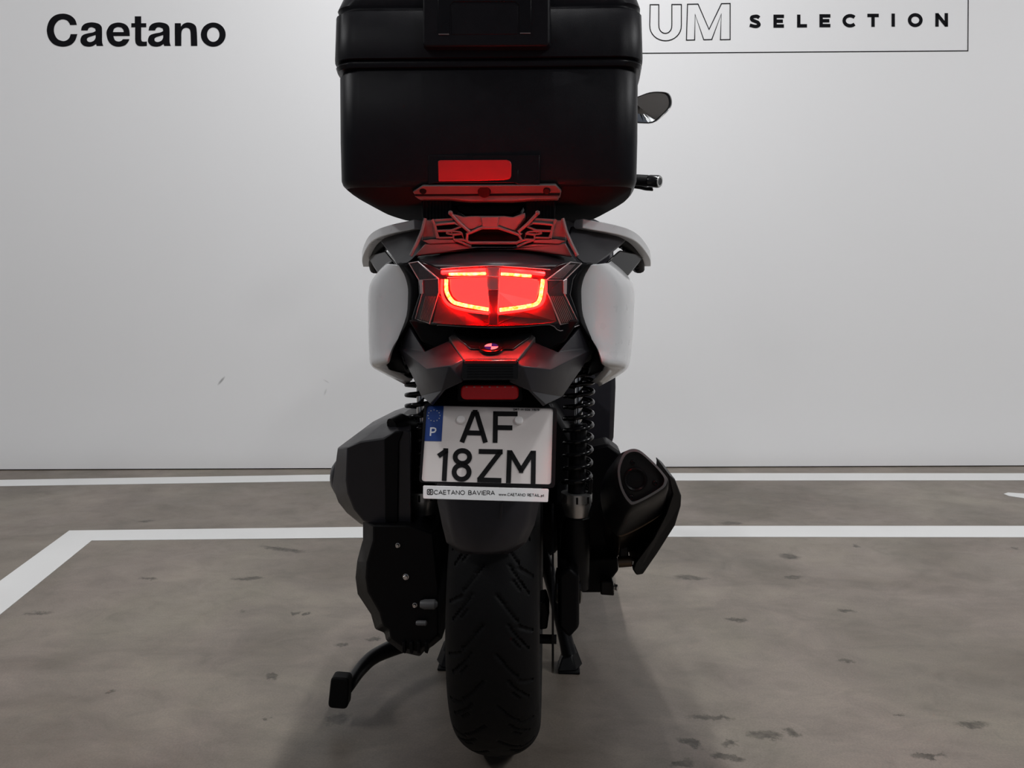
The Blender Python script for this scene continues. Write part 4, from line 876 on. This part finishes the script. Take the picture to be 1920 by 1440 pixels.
# ---- handlebar, mirrors
gR0, gR1 = L(1180, 337, 0.86), L(1238, 340.5, 0.80)
hc = Vector((0.0, 1.06, 1.10))
gdir = (gR1 - gR0).normalized(); bl0 = hc + Vector((-0.20, 0.10, 0.06)); bl1 = hc + Vector((-0.32, 0.17, 0.06))
hb = obj('handlebar', tube(smoothpath([bl1, bl0, hc + Vector((-0.08, 0.03, 0.02)), hc, hc + Vector((0.09, -0.06, 0.04)), gR0 - gdir * 0.07, gR0, gR1 - gdir * 0.02], 4), 0.011, 12), 'iron', sc, smooth=50); hb['label'] = 'black handlebar'
for a, b in ((gR0 - gdir * 0.06, gR1 - gdir * 0.038), (bl0, bl1)):
    gd = (b - a).normalized(); ln = (b - a).length
    obj('grip', lathe([(0, 0.019), (0.006, 0.0175), (ln - 0.006, 0.0175), (ln, 0.016)], a, gd, 20), 'rubber', hb, smooth=40)
    obj('bar_end', lathe([(0.002, 0.012), (0.004, 0.0185), (0.030, 0.0190), (0.035, 0.0175), (0.036, 0.010)], b, gd, 24), 'black_gloss', hb, smooth=40)
    obj('bar_end_ring', lathe([(0.0355, 0.0165), (0.0372, 0.0160), (0.0372, 0.011), (0.0355, 0.011)], b, gd, 24, False), 'silver', hb, smooth=40)
lvp = smoothpath([gR0 + Vector((-0.06, 0.03, -0.008)), L(1192, 350, 0.87), L(1210, 353.5, 0.85), L(1219, 354, 0.84), L(1224, 353, 0.838)], 4)
obj('brake_lever', tube(lvp, [0.006] * 10 + [0.006, 0.006, 0.0065, 0.007, 0.0078, 0.0075, 0.006], 10, True), 'iron', hb)
obj('instrument_pod', lathe([(0, 0.05), (0.02, 0.075), (0.05, 0.08), (0.08, 0.05), (0.085, 0.01)], hc + Vector((0, 0.03, 0)), (0, -0.4, 1), 24), 'black', hb)
MY = 0.90
mo = [(1140, 208), (1150, 196), (1172, 189), (1199, 179.5), (1219, 172.5), (1240, 171.5), (1254, 175), (1260, 188), (1257.5, 202), (1243, 218), (1224, 231), (1198, 231.5), (1168, 229), (1148, 222)]
mo = [(p.x, p.y) for p in smoothpath([(u, v, 0) for u, v in mo], 3, True)]
def mirr(flip):
    cx, cy = 1200, 201
    rg = lambda s, y, dy=0: [L(cx + (u - cx) * s, cy + (v - cy) * s, y + (u - cx) * 0.0003 - (v - cy) * 0.00035) for u, v in mo]
    f = (lambda r: r) if not flip else (lambda r: [Vector((-p.x + 0.01, p.y + 0.18, p.z)) for p in r])
    h = obj('mirror', loft([f(rg(0.90, MY - 0.004)), f(rg(0.975, MY - 0.006)), f(rg(1.0, MY + 0.004)), f(rg(0.97, MY + 0.02)), f(rg(0.7, MY + 0.04)), f(rg(0.3, MY + 0.048))], True, True), 'black_gloss', sc, smooth=50)
    h['label'] = 'black rear view mirror'
    obj('mirror_glass', loft([f(rg(0.90, MY - 0.0045)), f(rg(0.4, MY - 0.0045))], True, True), 'mirror', h, smooth=0)
    st = smoothpath([L(1150, 215, MY + 0.02), L(1128, 250, MY + 0.06), L(1105, 300, MY + 0.10), hc + Vector((0.13, -0.03, 0.05))], 4)
    if flip: st = [Vector((-p.x + 0.01, p.y + 0.18 * (1 - i / len(st)), p.z)) for i, p in enumerate(st)]
    obj('mirror_stem', tube(st, 0.007, 10), 'iron', h)
mirr(False); mirr(True)

# ================================================================== top case (a thing of its own, on the rack)
CC = L(913, 345, -0.19); CYAW = R(1.2)
tc = empty('top_case', (BX, BY, 0), -YAW); tag(tc, 'large black hard top case with red reflector on the luggage rack', 'top case')
def rrect(hw, y0, y1, r, z, n=6, bow=0.010, ins=0.0):
    hw, y0, y1 = hw - ins, y0 + ins, y1 - ins; r = max(0.008, r - ins * 0.3); pts = []
    for (sx, sy, a0) in ((1, -1, -90), (1, 1, 0), (-1, 1, 90), (-1, -1, 180)):
        cx = sx * (hw - r); cy = (y0 + r) if sy < 0 else (y1 - r)
        for i in range(n + 1):
            a = R(a0 + 90 * i / n); pts.append(Vector((cx + r * math.cos(a), cy + r * math.sin(a), z)))
        # side points
        if sx == 1 and sy == -1:
            pts += [Vector((hw + bow * math.sin(math.pi * t), y0 + r + (y1 - y0 - 2 * r) * t, z)) for t in (0.2, 0.4, 0.6, 0.8)]
        if sx == -1 and sy == 1:
            pts += [Vector((-hw - bow * math.sin(math.pi * t), y0 + r + (y1 - y0 - 2 * r) * t, z)) for t in (0.8, 0.6, 0.4, 0.2)]
    out = []
    for p in pts:
        q = p - Vector((0, y0, 0)); x = q.x * math.cos(CYAW) - (q.y) * math.sin(CYAW); y = q.x * math.sin(CYAW) + q.y * math.cos(CYAW)
        out.append(Vector((CC.x + x, y0 + y, p.z)))
    return out
Y0, Y1 = -0.19, 0.235
def rows_c(spec): return [rrect(hw, Y0 + dy, Y1, r, z, ins=ins) for z, hw, dy, r, ins in spec]
obj('case_floor', loft(rows_c([(0.994, 0.254, 0, 0.05, 0.056), (0.996, 0.254, 0, 0.05, 0.050), (1.016, 0.254, 0, 0.042, 0.014), (1.0202, 0.254, 0, 0.042, 0.0074)]), True, True), 'case_rough', tc, smooth=50)
cb = obj('case_body', loft(rows_c([(1.020, 0.254, 0, 0.042, 0.0075), (1.0255, 0.254, 0, 0.042, 0.0025), (1.033, 0.254, 0, 0.042, 0), (1.10, 0.2555, -0.001, 0.042, 0), (1.21, 0.2565, -0.002, 0.044, 0), (1.216, 0.2565, -0.002, 0.044, 0.004), (1.220, 0.2565, -0.002, 0.044, 0.004)]), True, True), 'case', tc, smooth=50)
obj('case_rim', loft(rows_c([(1.218, 0.259, -0.003, 0.044, 0.006), (1.219, 0.2605, -0.004, 0.044, 0), (1.226, 0.2625, -0.006, 0.044, 0), (1.229, 0.2625, -0.006, 0.044, 0.001), (1.231, 0.2625, -0.006, 0.044, 0.004), (1.233, 0.2625, -0.006, 0.044, 0.005)]), True, True), 'case_gloss', tc, smooth=40)
lid = obj('case_lid', loft(rows_c([(1.232, 0.2625, -0.006, 0.044, 0.004), (1.234, 0.2635, -0.007, 0.044, 0), (1.240, 0.2640, -0.007, 0.044, 0), (1.312, 0.2620, -0.006, 0.044, 0), (1.316, 0.2620, -0.006, 0.044, 0.004), (1.320, 0.2620, -0.006, 0.044, 0.004), (1.324, 0.2610, -0.005, 0.044, 0.001), (1.36, 0.2580, -0.002, 0.07, 0.004), (1.385, 0.2500, 0.0, 0.08, 0.016), (1.40, 0.2400, 0, 0.09, 0.040), (1.405, 0.23, 0, 0.09, 0.075)]), True, True), 'case', tc, smooth=50)
yl = -0.198
lp = obj('latch_plate', P(rounded([(793, -22), (1030, -22), (1030, 86), (793, 87)], 9, 4), yl - 0.018, 0.022, 1.02), 'case', tc, bevel=0.006, bseg=3); lp['label'] = 'raised black latch plate'
obj('latch_handle', P([(821, 63), (821, -21), (996, -21), (996, 61), (974, 61), (974, 10), (966, 3), (850, 3), (843, 10), (843, 63)], yl - 0.0195, 0.004), 'case_gloss', lp, bevel=0.0008)
obj('latch_flap', P([(846, 12), (852, 6), (964, 6), (971, 12), (971, 64), (846, 65)], yl - 0.0188, 0.003), 'case', lp, bevel=0.0008)
obj('hinge_pin', P([(822, 63), (842, 63), (842, 65), (822, 65)], yl - 0.0195, 0.004), 'exh_rim', lp, smooth=0)
obj('hinge_pin', P([(975, 61), (995, 61), (995, 63), (975, 63)], yl - 0.0195, 0.004), 'exh_rim', lp, smooth=0)
rh = obj('reflector_panel', P([(803, 291), (1012, 290.5), (1012, 346), (968, 346), (966, 343), (815, 343), (803, 346)], -0.1935, 0.01), 'case_gloss', tc, bevel=0.001)
cr = obj('case_reflector', P([(821, 302), (826, 300), (950, 299.5), (957, 302), (959, 308), (958.5, 330), (956, 335), (945, 337.5), (900, 339), (822, 340)], -0.1955, 0.008), 'case_refl', tc, bevel=0.0012); cr['label'] = 'plain red reflector on the case'
obj('reflector_lug', P([(962, 318), (972, 318), (972, 345), (962, 342)], -0.194, 0.006), 'case_gloss', rh, bevel=0.001)
# base plate and clamp feet underneath
bp_px = [(792, 348.5, -0.197), (1042, 347, -0.195), (1053, 358, -0.182), (1050, 372, -0.166), (783, 372, -0.168), (773, 360, -0.186)]
bpl = obj('base_plate', prism([L(*p) for p in bp_px], [L(p[0], p[1], p[2]) + Vector((0, 0.03, 0.012)) for p in bp_px]), 'rack', tc, bevel=0.002, smooth=20)
obj('base_lip', P([(776, 366.5), (1049, 365), (1047, 372.5), (1000, 374), (960, 377), (880, 377), (842, 373), (784, 372.5)], -0.176, 0.03), 'rack', bpl, bevel=0.002)
obj('base_groove', P([(778, 364.2), (1050, 363), (1049, 366), (777, 367)], -0.1795, 0.01), 'ink', bpl, smooth=0)
obj('lock_barrel', lathe([(0, 0.011), (0.003, 0.010), (0.003, 0.003)], L(908, 359, -0.186), (0, -1, -0.5), 20), 'black', bpl)
for u in (793, 1025): obj('base_screw', lathe([(0, 0.006), (0.002, 0.005)], L(u, 358, -0.188), (0, -1, -0.5), 12), 'black', bpl)
for u0, u1 in ((790, 848), (985, 1042)):
    cf = obj('clamp_foot', P([(u0, 372), (u1, 372), (u1 - 2, 412), (u0 + 2, 410)], -0.150, 0.08), 'black', tc, bevel=0.002)
    for t in range(9):
        uu = u0 + 3 + t * (u1 - u0 - 8) / 8; obj('clamp_rib', P([(uu, 374), (uu + 2.5, 374), (uu + 2.5, 411.5), (uu, 411.5)], -0.1525, 0.004), 'black', cf, smooth=0)
obj('clamp_block', P([(848, 376), (985, 376), (975, 396), (960, 404), (872, 404), (858, 396)], -0.125, 0.08), 'black', tc, bevel=0.003)
